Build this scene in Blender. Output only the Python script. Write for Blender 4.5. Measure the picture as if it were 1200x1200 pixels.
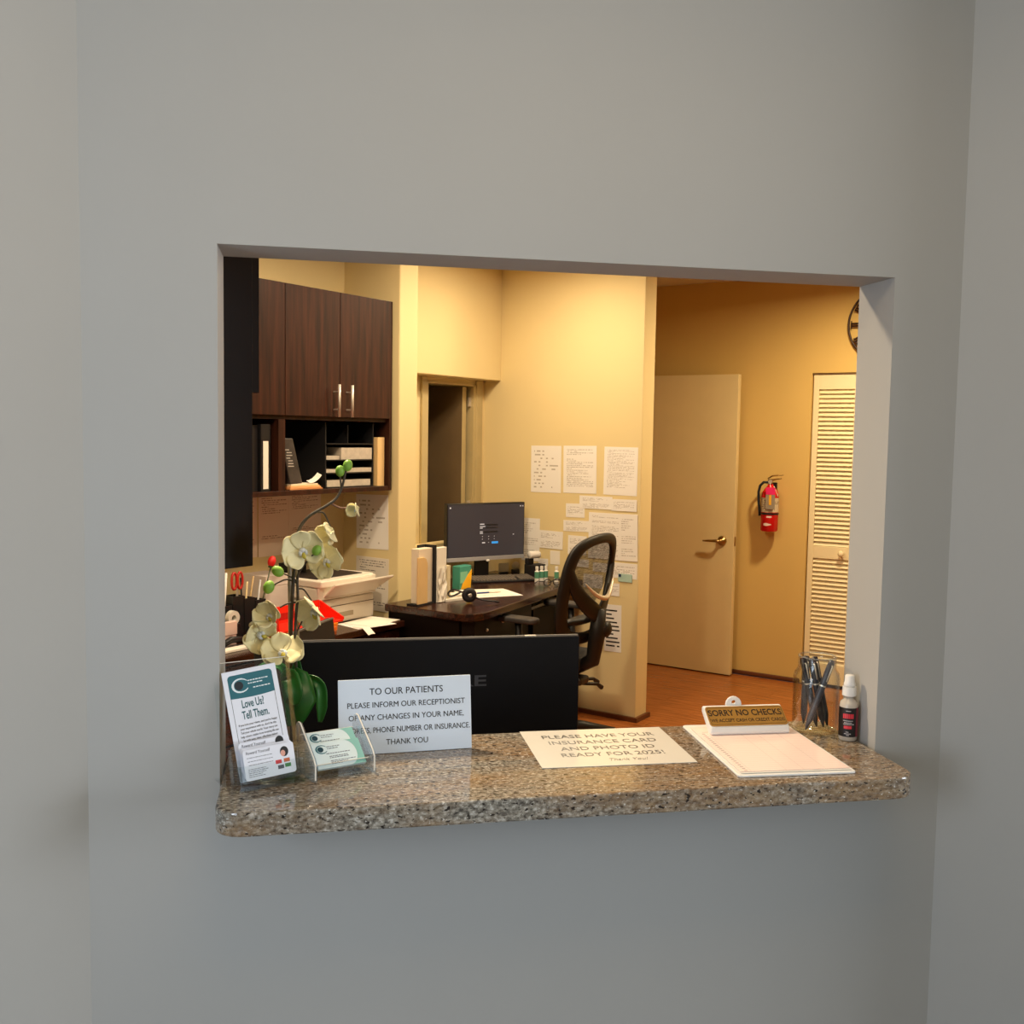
import bpy, bmesh, math, random
from mathutils import Vector, Matrix
random.seed(7)
for o in list(bpy.data.objects): bpy.data.objects.remove(o, do_unlink=True)
SC = bpy.context.scene
COL = SC.collection
R2 = math.sqrt(2.0)
rad = math.radians

# ---------------------------------------------------------------- camera
FPX, YAW, PIT, ROLL = 1202.16, 0.1955, 0.0742, -0.0159
CAM = Vector((0.1499, -1.7801, 1.6))
_fw = Vector((math.sin(YAW)*math.cos(PIT), math.cos(YAW)*math.cos(PIT), -math.sin(PIT)))
_r0 = Vector((math.cos(YAW), -math.sin(YAW), 0)); _d0 = _fw.cross(_r0)
_ri = _r0*math.cos(ROLL) + _d0*math.sin(ROLL); _dn = -_r0*math.sin(ROLL) + _d0*math.cos(ROLL)
cd = bpy.data.cameras.new('camera'); co = bpy.data.objects.new('camera', cd); COL.objects.link(co)
cd.sensor_width = 36.0; cd.sensor_fit = 'HORIZONTAL'; cd.lens = 36.0*FPX/1200.0; cd.clip_start = 0.05
co.matrix_world = Matrix(((_ri.x, -_dn.x, -_fw.x, CAM.x), (_ri.y, -_dn.y, -_fw.y, CAM.y), (_ri.z, -_dn.z, -_fw.z, CAM.z), (0, 0, 0, 1)))
SC.camera = co

# ---------------------------------------------------------------- world, daylight, exposure
SC.view_settings.view_transform = 'Standard'; SC.view_settings.look = 'None'
SC.view_settings.gamma = 1.0; SC.view_settings.use_curve_mapping = False
SC.view_settings.exposure = 0.0
w = bpy.data.worlds.new('sky'); SC.world = w; w.use_nodes = True
w.node_tree.nodes['Background'].inputs[0].default_value = (0.62, 0.80, 1.0, 1); w.node_tree.nodes['Background'].inputs[1].default_value = 1.0
def area_light(name, loc, target, sx, sy, power, color, parent=None):
    l = bpy.data.lights.new(name, 'AREA'); l.shape = 'RECTANGLE'; l.size = sx; l.size_y = sy; l.energy = power; l.color = color
    o = bpy.data.objects.new(name, l); COL.objects.link(o); o.location = loc
    o.rotation_euler = (Vector(target)-Vector(loc)).to_track_quat('-Z', 'Y').to_euler()
    return o
DAY_L, DAY_R = 34, 200
area_light('window_daylight_left', (-1.395, -1.75, 1.45), (0, -1.75, 1.45), 1.0, 1.3, DAY_L, (0.74, 0.86, 1.0))
area_light('window_daylight_right', (5.97, -2.3, 1.5), (0, -2.3, 1.5), 2.8, 1.9, DAY_R, (0.86, 0.93, 1.0))
OFFICE_W, HALL_W, LOBBY_W = 16.5, 44, 6.2
WARM = (1.0, 0.80, 0.55); HALLC = (1.0, 0.80, 0.50)

# ---------------------------------------------------------------- helpers
def UV(u, v, z=0.0): return Vector(((u-v)/R2, (u+v)/R2, z))          # office axes run at 45 degrees to the front wall
def ray(x, y): return _ri*((x-600)/FPX) + _dn*((y-600)/FPX) + _fw
def on_Y(x, y, Y): d = ray(x, y); return CAM + d*((Y-CAM.y)/d.y)
def on_z(x, y, z): d = ray(x, y); return CAM + d*((z-CAM.z)/d.z)
def _uvc(P): return Vector(((P.x+P.y)/R2, (P.y-P.x)/R2, P.z))
def on_u(x, y, u): d = ray(x, y); return _uvc(CAM + d*((u*R2-CAM.x-CAM.y)/(d.x+d.y)))
def on_v(x, y, v): d = ray(x, y); return _uvc(CAM + d*((v*R2-CAM.y+CAM.x)/(d.y-d.x)))
def on_zuv(x, y, z): return _uvc(on_z(x, y, z))

def srgb(r, g, b):
    f = lambda c: (c/255/12.92) if c/255 <= 0.04045 else ((c/255+0.055)/1.055)**2.4
    return (f(r), f(g), f(b), 1.0)

class BM:
    def __init__(s): s.bm = bmesh.new(); s.uvl = s.bm.loops.layers.uv.new('UVMap')
    def box(s, a, b, M=None, uvp=None):
        x0, y0, z0 = (min(p, q) for p, q in zip(a, b)); x1, y1, z1 = (max(p, q) for p, q in zip(a, b))
        vs = [s.bm.verts.new(p) for p in ((x0,y0,z0),(x1,y0,z0),(x1,y1,z0),(x0,y1,z0),(x0,y0,z1),(x1,y0,z1),(x1,y1,z1),(x0,y1,z1))]
        fs = [s.bm.faces.new([vs[i] for i in q]) for q in ((0,3,2,1),(4,5,6,7),(0,1,5,4),(1,2,6,5),(2,3,7,6),(3,0,4,7))]
        if uvp:                                   # two axes that carry u and v over the face
            i, j = uvp; lo = (x0, y0, z0); sz = (max(x1-x0,1e-6), max(y1-y0,1e-6), max(z1-z0,1e-6))
            for f in fs:
                for l in f.loops:
                    c = l.vert.co
                    U_ = (c[i]-lo[i])/sz[i]; V_ = (c[j]-lo[j])/sz[j]
                    if len(s.flip): U_ = 1-U_
                    l[s.uvl].uv = (U_, V_)
        if M is not None: bmesh.ops.transform(s.bm, matrix=M, verts=vs)
        return s
    flip = ''
    def prism(s, pts, z0, z1, M=None):            # pts counter-clockwise in xy
        n = len(pts); a = [s.bm.verts.new((p[0], p[1], z0)) for p in pts]; b = [s.bm.verts.new((p[0], p[1], z1)) for p in pts]
        s.bm.faces.new(a[::-1]); s.bm.faces.new(b)
        for i in range(n): s.bm.faces.new((a[i], a[(i+1) % n], b[(i+1) % n], b[i]))
        if M is not None: bmesh.ops.transform(s.bm, matrix=M, verts=a+b)
        return s
    def tube(s, pts, r, n=8, closed=False, flat=1.0):
        pts = [Vector(p) for p in pts]; k = len(pts); rs = r if isinstance(r, (list, tuple)) else [r]*k
        rings = []; up = None
        for i, p in enumerate(pts):
            if closed: t = pts[(i+1) % k]-pts[i-1]
            else: t = pts[min(i+1, k-1)]-pts[max(i-1, 0)]
            t.normalize()
            if up is None: up = Vector((0, 0, 1)) if abs(t.z) < 0.9 else Vector((1, 0, 0))
            a = t.cross(up)
            if a.length < 1e-5: a = t.cross(Vector((0.3, 1, 0.2)))
            a.normalize(); bb = a.cross(t).normalized(); up = bb
            rings.append([s.bm.verts.new(p + a*(rs[i]*math.cos(2*math.pi*j/n)) + bb*(flat*rs[i]*math.sin(2*math.pi*j/n))) for j in range(n)])
        m = k if closed else k-1
        for i in range(m):
            A, B = rings[i], rings[(i+1) % k]
            for j in range(n): s.bm.faces.new((A[j], A[(j+1) % n], B[(j+1) % n], B[j]))
        if not closed: s.bm.faces.new(rings[0][::-1]); s.bm.faces.new(rings[-1])
        return s
    def lathe(s, prof, n=24, M=None):
        rings = []; vs = []
        for r, z in prof:
            if r < 1e-6: q = [s.bm.verts.new((0, 0, z))]
            else: q = [s.bm.verts.new((r*math.cos(2*math.pi*j/n), r*math.sin(2*math.pi*j/n), z)) for j in range(n)]
            rings.append(q); vs += q
        for A, B in zip(rings, rings[1:]):
            for j in range(n):
                j2 = (j+1) % n
                if len(A) == 1 and len(B) == 1: continue
                if len(A) == 1: s.bm.faces.new((A[0], B[j2], B[j]))
                elif len(B) == 1: s.bm.faces.new((A[j], A[j2], B[0]))
                else: s.bm.faces.new((A[j], A[j2], B[j2], B[j]))
        if M is not None: bmesh.ops.transform(s.bm, matrix=M, verts=vs)
        return s
    def ball(s, c, rx, ry, rz, M=None, n=14):
        prof = [(math.sin(math.pi*i/8), -math.cos(math.pi*i/8)) for i in range(9)]; prof[0] = (0, -1); prof[-1] = (0, 1)
        T = Matrix.Translation(Vector(c)) @ (M if M is not None else Matrix.Identity(4)) @ Matrix.Diagonal((rx, ry, rz, 1))
        return s.lathe(prof, n, T)
    def grid(s, rows, closed=False):
        g = [[s.bm.verts.new(p) for p in r] for r in rows]
        for i in range(len(g)-1):
            for j in range(len(g[0])-1): s.bm.faces.new((g[i][j], g[i][j+1], g[i+1][j+1], g[i+1][j]))
        return s
    def addmesh(s, me, M=None):
        t = bmesh.new(); t.from_mesh(me)
        if M is not None: bmesh.ops.transform(t, matrix=M, verts=t.verts)
        mp = {v: s.bm.verts.new(v.co) for v in t.verts}
        for f in t.faces:
            try: s.bm.faces.new([mp[v] for v in f.verts])
            except ValueError: pass
        t.free(); return s

def link(name, b, m, shift=None, smooth=False, bevel=0.0, seg=2, solid=0.0, subd=0):
    if shift is not None: bmesh.ops.translate(b.bm, vec=-Vector(shift), verts=b.bm.verts)
    bmesh.ops.recalc_face_normals(b.bm, faces=b.bm.faces)
    me = bpy.data.meshes.new(name); b.bm.to_mesh(me); b.bm.free()
    o = bpy.data.objects.new(name, me); COL.objects.link(o); me.materials.append(m)
    if smooth:
        for p in me.polygons: p.use_smooth = True
    if solid: md = o.modifiers.new('solid', 'SOLIDIFY'); md.thickness = solid; md.offset = 0
    if subd: md = o.modifiers.new('subd', 'SUBSURF'); md.levels = subd; md.render_levels = subd
    if bevel:
        md = o.modifiers.new('bevel', 'BEVEL'); md.width = bevel; md.segments = seg; md.limit_method = 'ANGLE'; md.angle_limit = rad(40)
    return o
def tag(o, label, cat=None, group=None, kind=None):
    if label: o['label'] = label
    if cat: o['category'] = cat
    if group: o['group'] = group
    if kind: o['kind'] = kind
    return o
class Thing:
    """A thing whose parts are written in one frame: 'uv' (office axes), 'xy' (front wall axes) or a local frame turned by an angle."""
    def __init__(s, name, label, cat, frame, org, group=None, kind=None, local=False):
        s.o = Vector((0, 0, 0)) if local else Vector(org)
        s.ang = rad(45) if frame == 'uv' else (0.0 if frame == 'xy' else frame)
        s.root = bpy.data.objects.new(name, None); COL.objects.link(s.root); s.root.empty_display_size = 0.05
        s.root.location = UV(*org) if frame == 'uv' else Vector(org); s.root.rotation_euler = (0, 0, s.ang)
        tag(s.root, label, cat, group, kind)
    def part(s, name, b, m, parent=None, label=None, **k):
        o = link(name, b, m, s.o, **k); o.parent = parent or s.root
        if label: o['label'] = label
        return o
def single(name, label, cat, b, m, frame='xy', org=(0, 0, 0), group=None, kind=None, local=False, **k):
    o = link(name, b, m, None if local else Vector(org), **k)
    o.location = UV(*org) if frame == 'uv' else Vector(org)
    o.rotation_euler = (0, 0, rad(45) if frame == 'uv' else (0 if frame == 'xy' else frame))
    return tag(o, label, cat, group, kind)
def struct(name, label, b, m, frame='xy', cat=None, **k):
    return single(name, label, cat or name.split('_')[0], b, m, frame, (0, 0, 0), kind='structure', **k)

_txt = {}
def text_into(b, s, size, M, align='CENTER', xs=1.0, bold=0.0):
    cu = bpy.data.curves.new('lettering', 'FONT'); cu.body = s; cu.size = size; cu.align_x = align; cu.align_y = 'CENTER'; cu.resolution_u = 3
    cu.offset = bold; cu.extrude = 0.0001
    o = bpy.data.objects.new('lettering', cu); COL.objects.link(o)
    bpy.context.view_layer.update()
    me = bpy.data.meshes.new_from_object(o.evaluated_get(bpy.context.evaluated_depsgraph_get()))
    b.addmesh(me, M @ Matrix.Diagonal((xs, 1, 1, 1)))
    bpy.data.objects.remove(o); bpy.data.curves.remove(cu); bpy.data.meshes.remove(me)
    return b
FACE = Matrix.Rotation(rad(90), 4, 'X')           # lettering upright, read from -y
def TR(*p): return Matrix.Translation(Vector(p))
def RX(a): return Matrix.Rotation(a, 4, 'X')
def RY(a): return Matrix.Rotation(a, 4, 'Y')
def RZ(a): return Matrix.Rotation(a, 4, 'Z')

# ---------------------------------------------------------------- materials
MATS = {}
def newmat(name):
    m = bpy.data.materials.new(name); m.use_nodes = True; return m, m.node_tree.nodes, m.node_tree.links, m.node_tree.nodes['Principled BSDF']
def mat(name, c, rough=0.5, metal=0.0, var=0.06, scale=8.0, bump=0.0, spec=0.5, emit=None, estr=0.0):
    if name in MATS: return MATS[name]
    m, N, L, P = newmat(name); col = srgb(*c)
    t = N.new('ShaderNodeTexCoord'); n = N.new('ShaderNodeTexNoise'); n.inputs['Scale'].default_value = scale; n.inputs['Detail'].default_value = 4
    L.new(t.outputs['Object'], n.inputs['Vector'])
    r = N.new('ShaderNodeValToRGB'); r.color_ramp.elements[0].position = 0.3; r.color_ramp.elements[1].position = 0.7
    r.color_ramp.elements[0].color = [x*(1-var) for x in col[:3]]+[1]; r.color_ramp.elements[1].color = [min(1, x*(1+var)) for x in col[:3]]+[1]
    L.new(n.outputs['Fac'], r.inputs['Fac']); L.new(r.outputs['Color'], P.inputs['Base Color'])
    P.inputs['Roughness'].default_value = rough; P.inputs['Metallic'].default_value = metal; P.inputs['Specular IOR Level'].default_value = spec
    if bump:
        n2 = N.new('ShaderNodeTexNoise'); n2.inputs['Scale'].default_value = scale*12; L.new(t.outputs['Object'], n2.inputs['Vector'])
        bp = N.new('ShaderNodeBump'); bp.inputs['Strength'].default_value = bump; bp.inputs['Distance'].default_value = 0.002
        L.new(n2.outputs['Fac'], bp.inputs['Height']); L.new(bp.outputs['Normal'], P.inputs['Normal'])
    if emit: P.inputs['Emission Color'].default_value = srgb(*emit); P.inputs['Emission Strength'].default_value = estr
    MATS[name] = m; return m
def wood(name, c0, c1, stretch, rough=0.35, scale=14.0, spec=0.5):
    m, N, L, P = newmat(name)
    t = N.new('ShaderNodeTexCoord'); mp = N.new('ShaderNodeMapping'); mp.inputs['Scale'].default_value = stretch
    n = N.new('ShaderNodeTexNoise'); n.inputs['Scale'].default_value = scale; n.inputs['Detail'].default_value = 6; n.inputs['Roughness'].default_value = 0.6
    L.new(t.outputs['Object'], mp.inputs['Vector']); L.new(mp.outputs['Vector'], n.inputs['Vector'])
    r = N.new('ShaderNodeValToRGB'); r.color_ramp.elements[0].position = 0.35; r.color_ramp.elements[1].position = 0.68
    r.color_ramp.elements[0].color = srgb(*c0); r.color_ramp.elements[1].color = srgb(*c1)
    L.new(n.outputs['Fac'], r.inputs['Fac']); L.new(r.outputs['Color'], P.inputs['Base Color'])
    P.inputs['Roughness'].default_value = rough; P.inputs['Specular IOR Level'].default_value = spec
    MATS[name] = m; return m
def printed(name, paper=(240, 237, 232), ink=(176, 168, 160), rows=26, seed=0.0, dens=0.35, left=0.1, right=0.9, cols=70, gap=0.38):
    """white paper with rows of illegible small type"""
    if name in MATS: return MATS[name]
    m, N, L, P = newmat(name)
    uv = N.new('ShaderNodeUVMap'); sx = N.new('ShaderNodeSeparateXYZ'); L.new(uv.outputs['UV'], sx.inputs[0])
    def M(op, a, b=None, c=None):
        n = N.new('ShaderNodeMath'); n.operation = op
        for i, q in enumerate((a, b, c)):
            if q is None: continue
            if isinstance(q, (int, float)): n.inputs[i].default_value = q
            else: L.new(q, n.inputs[i])
        return n.outputs[0]
    x, y = sx.outputs[0], sx.outputs[1]
    yr = M('MULTIPLY', y, rows); row = M('FLOOR', yr); fy = M('FRACT', yr)
    line = M('MULTIPLY', M('GREATER_THAN', fy, 0.3), M('LESS_THAN', fy, 0.68))
    cx = N.new('ShaderNodeCombineXYZ'); L.new(M('FLOOR', M('MULTIPLY', x, cols)), cx.inputs[0]); L.new(row, cx.inputs[1]); cx.inputs[2].default_value = seed
    wn = N.new('ShaderNodeTexWhiteNoise'); wn.noise_dimensions = '3D'; L.new(cx.outputs[0], wn.inputs['Vector'])
    word = M('GREATER_THAN', wn.outputs['Value'], dens)
    wr = N.new('ShaderNodeTexWhiteNoise'); wr.noise_dimensions = '1D'; L.new(M('ADD', row, seed*13.7+0.5), wr.inputs['W'])
    end = M('LESS_THAN', x, M('ADD', left+0.15, M('MULTIPLY', wr.outputs['Value'], (right-left)*1.2)))
    wr2 = N.new('ShaderNodeTexWhiteNoise'); wr2.noise_dimensions = '1D'; L.new(M('ADD', M('FLOOR', M('DIVIDE', row, 2)), seed*7.1+3.3), wr2.inputs['W'])
    blank = M('GREATER_THAN', wr2.outputs['Value'], gap)
    mar = M('MULTIPLY', M('MULTIPLY', M('GREATER_THAN', x, left), M('LESS_THAN', x, right)), M('MULTIPLY', M('GREATER_THAN', y, 0.06), M('LESS_THAN', y, 0.94)))
    fac = M('MULTIPLY', M('MULTIPLY', M('MULTIPLY', line, word), M('MULTIPLY', end, blank)), mar)
    mx = N.new('ShaderNodeMix'); mx.data_type = 'RGBA'; mx.inputs[6].default_value = srgb(*paper); mx.inputs[7].default_value = srgb(*ink)
    L.new(fac, mx.inputs[0]); L.new(mx.outputs[2], P.inputs['Base Color']); P.inputs['Roughness'].default_value = 0.65; P.inputs['Specular IOR Level'].default_value = 0.25
    MATS[name] = m; return m
def clear(name, tint=(250, 252, 252), ior=1.45, rough=0.02):
    m, N, L, P = newmat(name); N.remove(P); out = N['Material Output']
    tr = N.new('ShaderNodeBsdfTransparent'); tr.inputs[0].default_value = srgb(*tint)
    gl = N.new('ShaderNodeBsdfGlossy'); gl.inputs['Roughness'].default_value = rough
    lw = N.new('ShaderNodeLayerWeight'); lw.inputs['Blend'].default_value = 0.5
    pw = N.new('ShaderNodeMath'); pw.operation = 'POWER'; L.new(lw.outputs['Facing'], pw.inputs[0]); pw.inputs[1].default_value = 2.4
    fr = N.new('ShaderNodeMath'); fr.operation = 'MULTIPLY_ADD'; L.new(pw.outputs[0], fr.inputs[0]); fr.inputs[1].default_value = 0.55; fr.inputs[2].default_value = (ior-1)**2/(ior+1)**2
    mx = N.new('ShaderNodeMixShader'); L.new(fr.outputs[0], mx.inputs[0]); L.new(tr.outputs[0], mx.inputs[1]); L.new(gl.outputs[0], mx.inputs[2]); L.new(mx.outputs[0], out.inputs[0])
    MATS[name] = m; return m
def glass(name, c=(250, 253, 255), ior=1.47):
    m, N, L, P = newmat(name); P.inputs['Base Color'].default_value = srgb(*c); P.inputs['Transmission Weight'].default_value = 1; P.inputs['Roughness'].default_value = 0.0; P.inputs['IOR'].default_value = ior
    MATS[name] = m; return m
def granite():
    m, N, L, P = newmat('granite'); t = N.new('ShaderNodeTexCoord')
    def noise(sc, mapping, det=5, rg=0.6):
        mp = N.new('ShaderNodeMapping'); mp.inputs['Scale'].default_value = mapping; L.new(t.outputs['Object'], mp.inputs['Vector'])
        n = N.new('ShaderNodeTexNoise'); n.inputs['Scale'].default_value = sc; n.inputs['Detail'].default_value = det; n.inputs['Roughness'].default_value = rg
        L.new(mp.outputs[0], n.inputs['Vector']); return n.outputs['Fac']
    def ramp(f, stops):
        r = N.new('ShaderNodeValToRGB'); e = r.color_ramp.elements
        while len(e) < len(stops): e.new(0.5)
        for q, (p, c) in zip(e, stops): q.position = p; q.color = c if len(c) == 4 else srgb(*c)
        L.new(f, r.inputs['Fac']); return r.outputs['Color']
    def mix(fac, a, b):
        x = N.new('ShaderNodeMix'); x.data_type = 'RGBA'
        L.new(fac, x.inputs[0])
        for i, q in ((6, a), (7, b)):
            if isinstance(q, tuple): x.inputs[i].default_value = q
            else: L.new(q, x.inputs[i])
        return x.outputs[2]
    base = ramp(noise(150, (0.7, 1, 1), 4, .65), [(0.32, (62, 58, 54)), (0.47, (122, 116, 106)), (0.56, (150, 144, 132)), (0.70, (196, 192, 184))])
    warm = ramp(noise(9, (0.5, 1.6, 1.4)), [(0.38, (0.0, 0.0, 0.0, 1)), (0.70, (0.75, 0.75, 0.75, 1))])
    c = mix(warm, base, ramp(noise(130, (0.28, 1, 1)), [(0.32, (84, 58, 34)), (0.5, (144, 108, 68)), (0.7, (178, 146, 102))]))
    spk = ramp(noise(170, (0.5, 1, 1), 3, 0.5), [(0.35, (1, 1, 1, 1)), (0.40, (0, 0, 0, 1))])
    c = mix(spk, c, srgb(42, 36, 33))
    spk2 = ramp(noise(60, (0.45, 1.3, 1.3), 4, 0.7), [(0.29, (1, 1, 1, 1)), (0.34, (0, 0, 0, 1))])
    c = mix(spk2, c, srgb(50, 38, 32))
    fl = ramp(noise(230, (0.6, 1, 1), 2, 0.5), [(0.64, (0, 0, 0, 1)), (0.70, (0.75, 0.75, 0.75, 1))])
    c = mix(fl, c, srgb(226, 222, 214))
    L.new(c, P.inputs['Base Color']); P.inputs['Roughness'].default_value = 0.07; P.inputs['Specular IOR Level'].default_value = 0.6
    return m
PAINT = mat('grey_wall_paint', (171, 169, 165), 0.75, var=0.015, scale=2.5, bump=0.04, spec=0.25)
CREAM = mat('yellow_beige_wall_paint', (226, 207, 156), 0.7, var=0.015, scale=2.5, bump=0.03, spec=0.25)
HALLP = mat('hall_wall_paint_warm_light', (214, 180, 108), 0.7, var=0.015, scale=2.5, bump=0.03, spec=0.25)  # beige wall paint with the hall's warmer light put into its colour
CEIL = mat('ceiling_white_paint', (222, 214, 198), 0.85, var=0.02)
DOORP = mat('cream_door_paint', (224, 202, 150), 0.45, var=0.02)
LOUV = mat('louver_cream_paint', (236, 220, 178), 0.45, var=0.02)
VENEER = wood('dark_veneer', (34, 17, 12), (66, 34, 22), (8, 8, 0.45), 0.42, 5.0, spec=.3)
VENEERH = wood('dark_veneer_across', (30, 15, 11), (66, 34, 24), (0.6, 7, 7), 0.22, 8.0)
ESPR = mat('espresso_panel', (19, 12, 9), 0.5, var=0.15, spec=.2)
FLOORW = wood('hall_floor_wood', (132, 72, 30), (178, 106, 50), (9, 0.7, 9), 0.25, 6.0)
SHOE = mat('brown_shoe_moulding', (96, 50, 22), 0.4)
CARPET = mat('grey_carpet', (110, 108, 104), 0.95, var=0.15, scale=60)
GRAN = granite()
BLK = mat('black_plastic', (24, 24, 27), 0.42, var=0.1)
BLKM = mat('matte_black', (18, 18, 22), 0.6, var=0.1)
NAVY = mat('monitor_back_plastic', (9, 11, 18), 0.55, var=0.08, spec=.25)
DGREY = mat('dark_grey_lettering', (66, 68, 76), 0.45)
STEEL = mat('brushed_nickel', (214, 206, 194), 0.35, 0.6, var=0.05)
BRASS = mat('antique_brass', (168, 138, 86), 0.28, 1.0)
WHITEP = mat('white_plastic', (232, 230, 226), 0.4, var=0.02)
PRINTW = mat('printer_white', (232, 224, 208), 0.45, var=0.02)
PAPER = mat('plain_paper', (240, 234, 222), 0.7, var=0.02, spec=0.2)
MANILA = mat('manila_card', (226, 190, 132), 0.7, var=0.05)
INK = mat('black_ink', (22, 22, 24), 0.6)
CLEAR = clear('clear_acrylic', ior=1.35)
JARG = clear('jar_glass', (252, 253, 251), 1.45)
ACRYL = clear('thick_acrylic', (244, 249, 252), 1.55)
_n, _l = ACRYL.node_tree.nodes, ACRYL.node_tree.links
_d = _n.new('ShaderNodeBsdfDiffuse'); _d.inputs[0].default_value = srgb(214, 226, 236); _m = _n.new('ShaderNodeMixShader'); _m.inputs[0].default_value = 0.07  # milky diffuse share stands in for light caught in the acrylic
_src = _n['Material Output'].inputs[0].links[0].from_socket; _l.new(_src, _m.inputs[1]); _l.new(_d.outputs[0], _m.inputs[2]); _l.new(_m.outputs[0], _n['Material Output'].inputs[0])

def slab(a, b, **k): return BM().box(a, b, **k)

# ================================================================= THE SETTING
OW, OT, OB, T = 1.229, 1.908, 1.005, 0.1264        # opening width, top, counter height, wall thickness
XL, XR, ZC = -0.2126, 1.3696, 2.66
b = BM()
b.box((XL, 0, 0), (0, T, ZC)); b.box((OW, 0, 0), (XR, T, ZC)); b.box((0, 0, OT), (OW, T, ZC)); b.box((0, 0, 0), (OW, T, OB-0.041))
wf = struct('wall_front', 'grey painted wall with the reception window opening', b, PAINT)
lx, rx, RY0 = XL-1.7/R2, 6.0, -.5/R2
for nm, side, xc, ln in (('wall_left', -1, XL, 1.7), ('wall_right', 1, XR, .5)):
    d = Vector((side, -1, 0))/R2; n = Vector((side, 1, 0))/R2; p = Vector((xc, 0, 0)); q = p+d*ln
    pts = [p, q, q+n*T, p+n*T]
    struct(nm, 'light grey wall flaring toward the viewer at the %s edge' % ('left' if side < 0 else 'right'), BM().prism(pts if side > 0 else pts[::-1], 0, ZC), PAINT)
struct('wall_front_right', 'grey waiting room wall continuing right of the flared corner', BM().box((XR-RY0, RY0, 0), (rx, RY0+.12, ZC)), PAINT)
for side, ex, ey, wy0, wy1 in ((-1, lx, -1.7/R2, -2.25, -1.25), (1, rx, RY0, -3.7, -.9)):
    wz0, wz1 = .8 if side < 0 else .55, 2.1 if side < 0 else 2.45; x0, x1 = ex, ex+side*.12; sd = 'left' if side < 0 else 'right'
    b = BM().box((x0, -5.1, 0), (x1, wy0, ZC)).box((x0, wy1, 0), (x1, ey+.1, ZC)).box((x0, wy0, 0), (x1, wy1, wz0)).box((x0, wy0, wz1), (x1, wy1, ZC))
    struct('wall_%s_waiting_room' % sd, 'grey side wall with a window behind the viewer, %s' % sd, b, PAINT)
    wd = Thing('window_1' if side < 0 else 'window_2', 'window in the %s waiting room wall behind the viewer' % sd, 'window', 'xy', (ex+side*.08, (wy0+wy1)/2, wz0), kind='structure')
    b = BM(); xa, xb = ex+side*.05, ex+side*.10
    for y in (wy0, (wy0+wy1)/2-.02, wy1-.04): b.box((xa, y, wz0), (xb, y+.04, wz1))
    b.box((xa, wy0, wz0), (xb, wy1, wz0+.04)).box((xa, wy0, wz1-.04), (xb, wy1, wz1)); wd.part('frame', b, mat('window_frame_grey', (90, 90, 92), 0.4))
struct('wall_back_waiting_room', 'grey back wall of the waiting room', BM().box((lx-.12, -5.1, 0), (rx+.12, -5.0, ZC)), PAINT)
# floors and ceiling
struct('floor_waiting_room', 'grey waiting room carpet', BM().prism([(lx, -5), (rx, -5), (rx, RY0), (XR-RY0, RY0), (XR, 0), (XL, 0), (lx, -1.7/R2)], -0.06, 0.0), CARPET, cat='floor')
fl = struct('floor', 'red brown wood plank floor of the office and hall', BM().box((-0.1, -2.6, -0.08), (5.6, 3.6, -0.012)), SHOE, frame='uv')
def floor_planks():
    me = None; wdt = 0.118
    for i in range(14):
        u0 = 3.80+i*wdt; v = -0.9-(i*0.37 % 1.0)
        while v < 2.9:
            if me is None:
                b = BM().box((0.0006, 0.0006, -0.012), (wdt-0.0006, 1.199, 0.0)); o = link('plank', b, FLOORW); me = o.data
            else: o = bpy.data.objects.new('plank', me); COL.objects.link(o)
            o.parent = fl; o.location = (u0, v, 0); v += 1.2
floor_planks()
struct('floor_office', 'wood floor of the inner office', BM().box((0.9, -2.6, -0.02), (3.795, 3.6, -0.001)), FLOORW, frame='uv', cat='floor')
struct('ceiling', 'flat ceiling over office, hall and waiting room', BM().box((-2.5, -5.1, ZC), (9, 9, ZC+.08)), CEIL)
# office walls (45 degree axes)
UR, VB, UP, UH, VS, VD = 2.70, 2.247, 3.97, 5.48, 2.16, 2.28
VR = 1.883
struct('wall_office_left', 'beige office wall behind the near cabinet', BM().box((-0.15, 0.27, 0), (-0.03, VB+.1, ZC)), CREAM, frame='uv')
struct('wall_office_back', 'beige wall behind the dark cabinets', BM().box((-0.15, VB, 0), (UR, VB+.1, ZC)), CREAM, frame='uv')
struct('wall_pillar', 'beige wall end between the cabinets and the corner desk', BM().box((UR, VR, 0), (2.838, 2.42, ZC)), CREAM, frame='uv', bevel=0.006)
struct('wall_bulkhead', 'beige bulkhead above the recessed doorway', BM().box((2.838, VS, 1.928), (UP, 2.42, ZC)), CREAM, frame='uv', bevel=0.004)
d0 = on_v(498, 500, VD).x; d1 = on_v(556, 500, VD).x
b = BM().box((2.838, VD, 0), (d0-.0, VD+.12, 1.928)).box((d1, VD, 0), (UP, VD+.12, 1.928)).box((d0, VD, 1.905), (d1, VD+.12, 1.928)).box((d0, VD, 0), (d1, VD+.1, 0.93))
struct('wall_doorway', 'beige wall around the recessed doorway behind the monitor', b, CREAM, frame='uv')
struct('wall_ledge', 'low beige ledge below the dark doorway', BM().box((2.838, VD-.10, 0), (UP, VD, 0.985)), CREAM, frame='uv')
struct('wall_partition', 'beige partition wall covered with taped papers', BM().box((UP, 1.207, 0), (4.108, 3.3, ZC)), CREAM, frame='uv', bevel=0.004)
lv0, lv1 = on_u(952, 439, UH).y, on_u(952, 439, UH).y-0.62
b = BM().box((UH, lv0, 0), (UH+.12, 3.4, ZC)).box((UH, -2.6, 0), (UH+.12, lv1, ZC)).box((UH, lv1, 2.035), (UH+.12, lv0, ZC))
struct('wall_hall', 'beige hall wall tinted for warm light, with fire extinguisher and louvered closet', b, HALLP, frame='uv')
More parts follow.
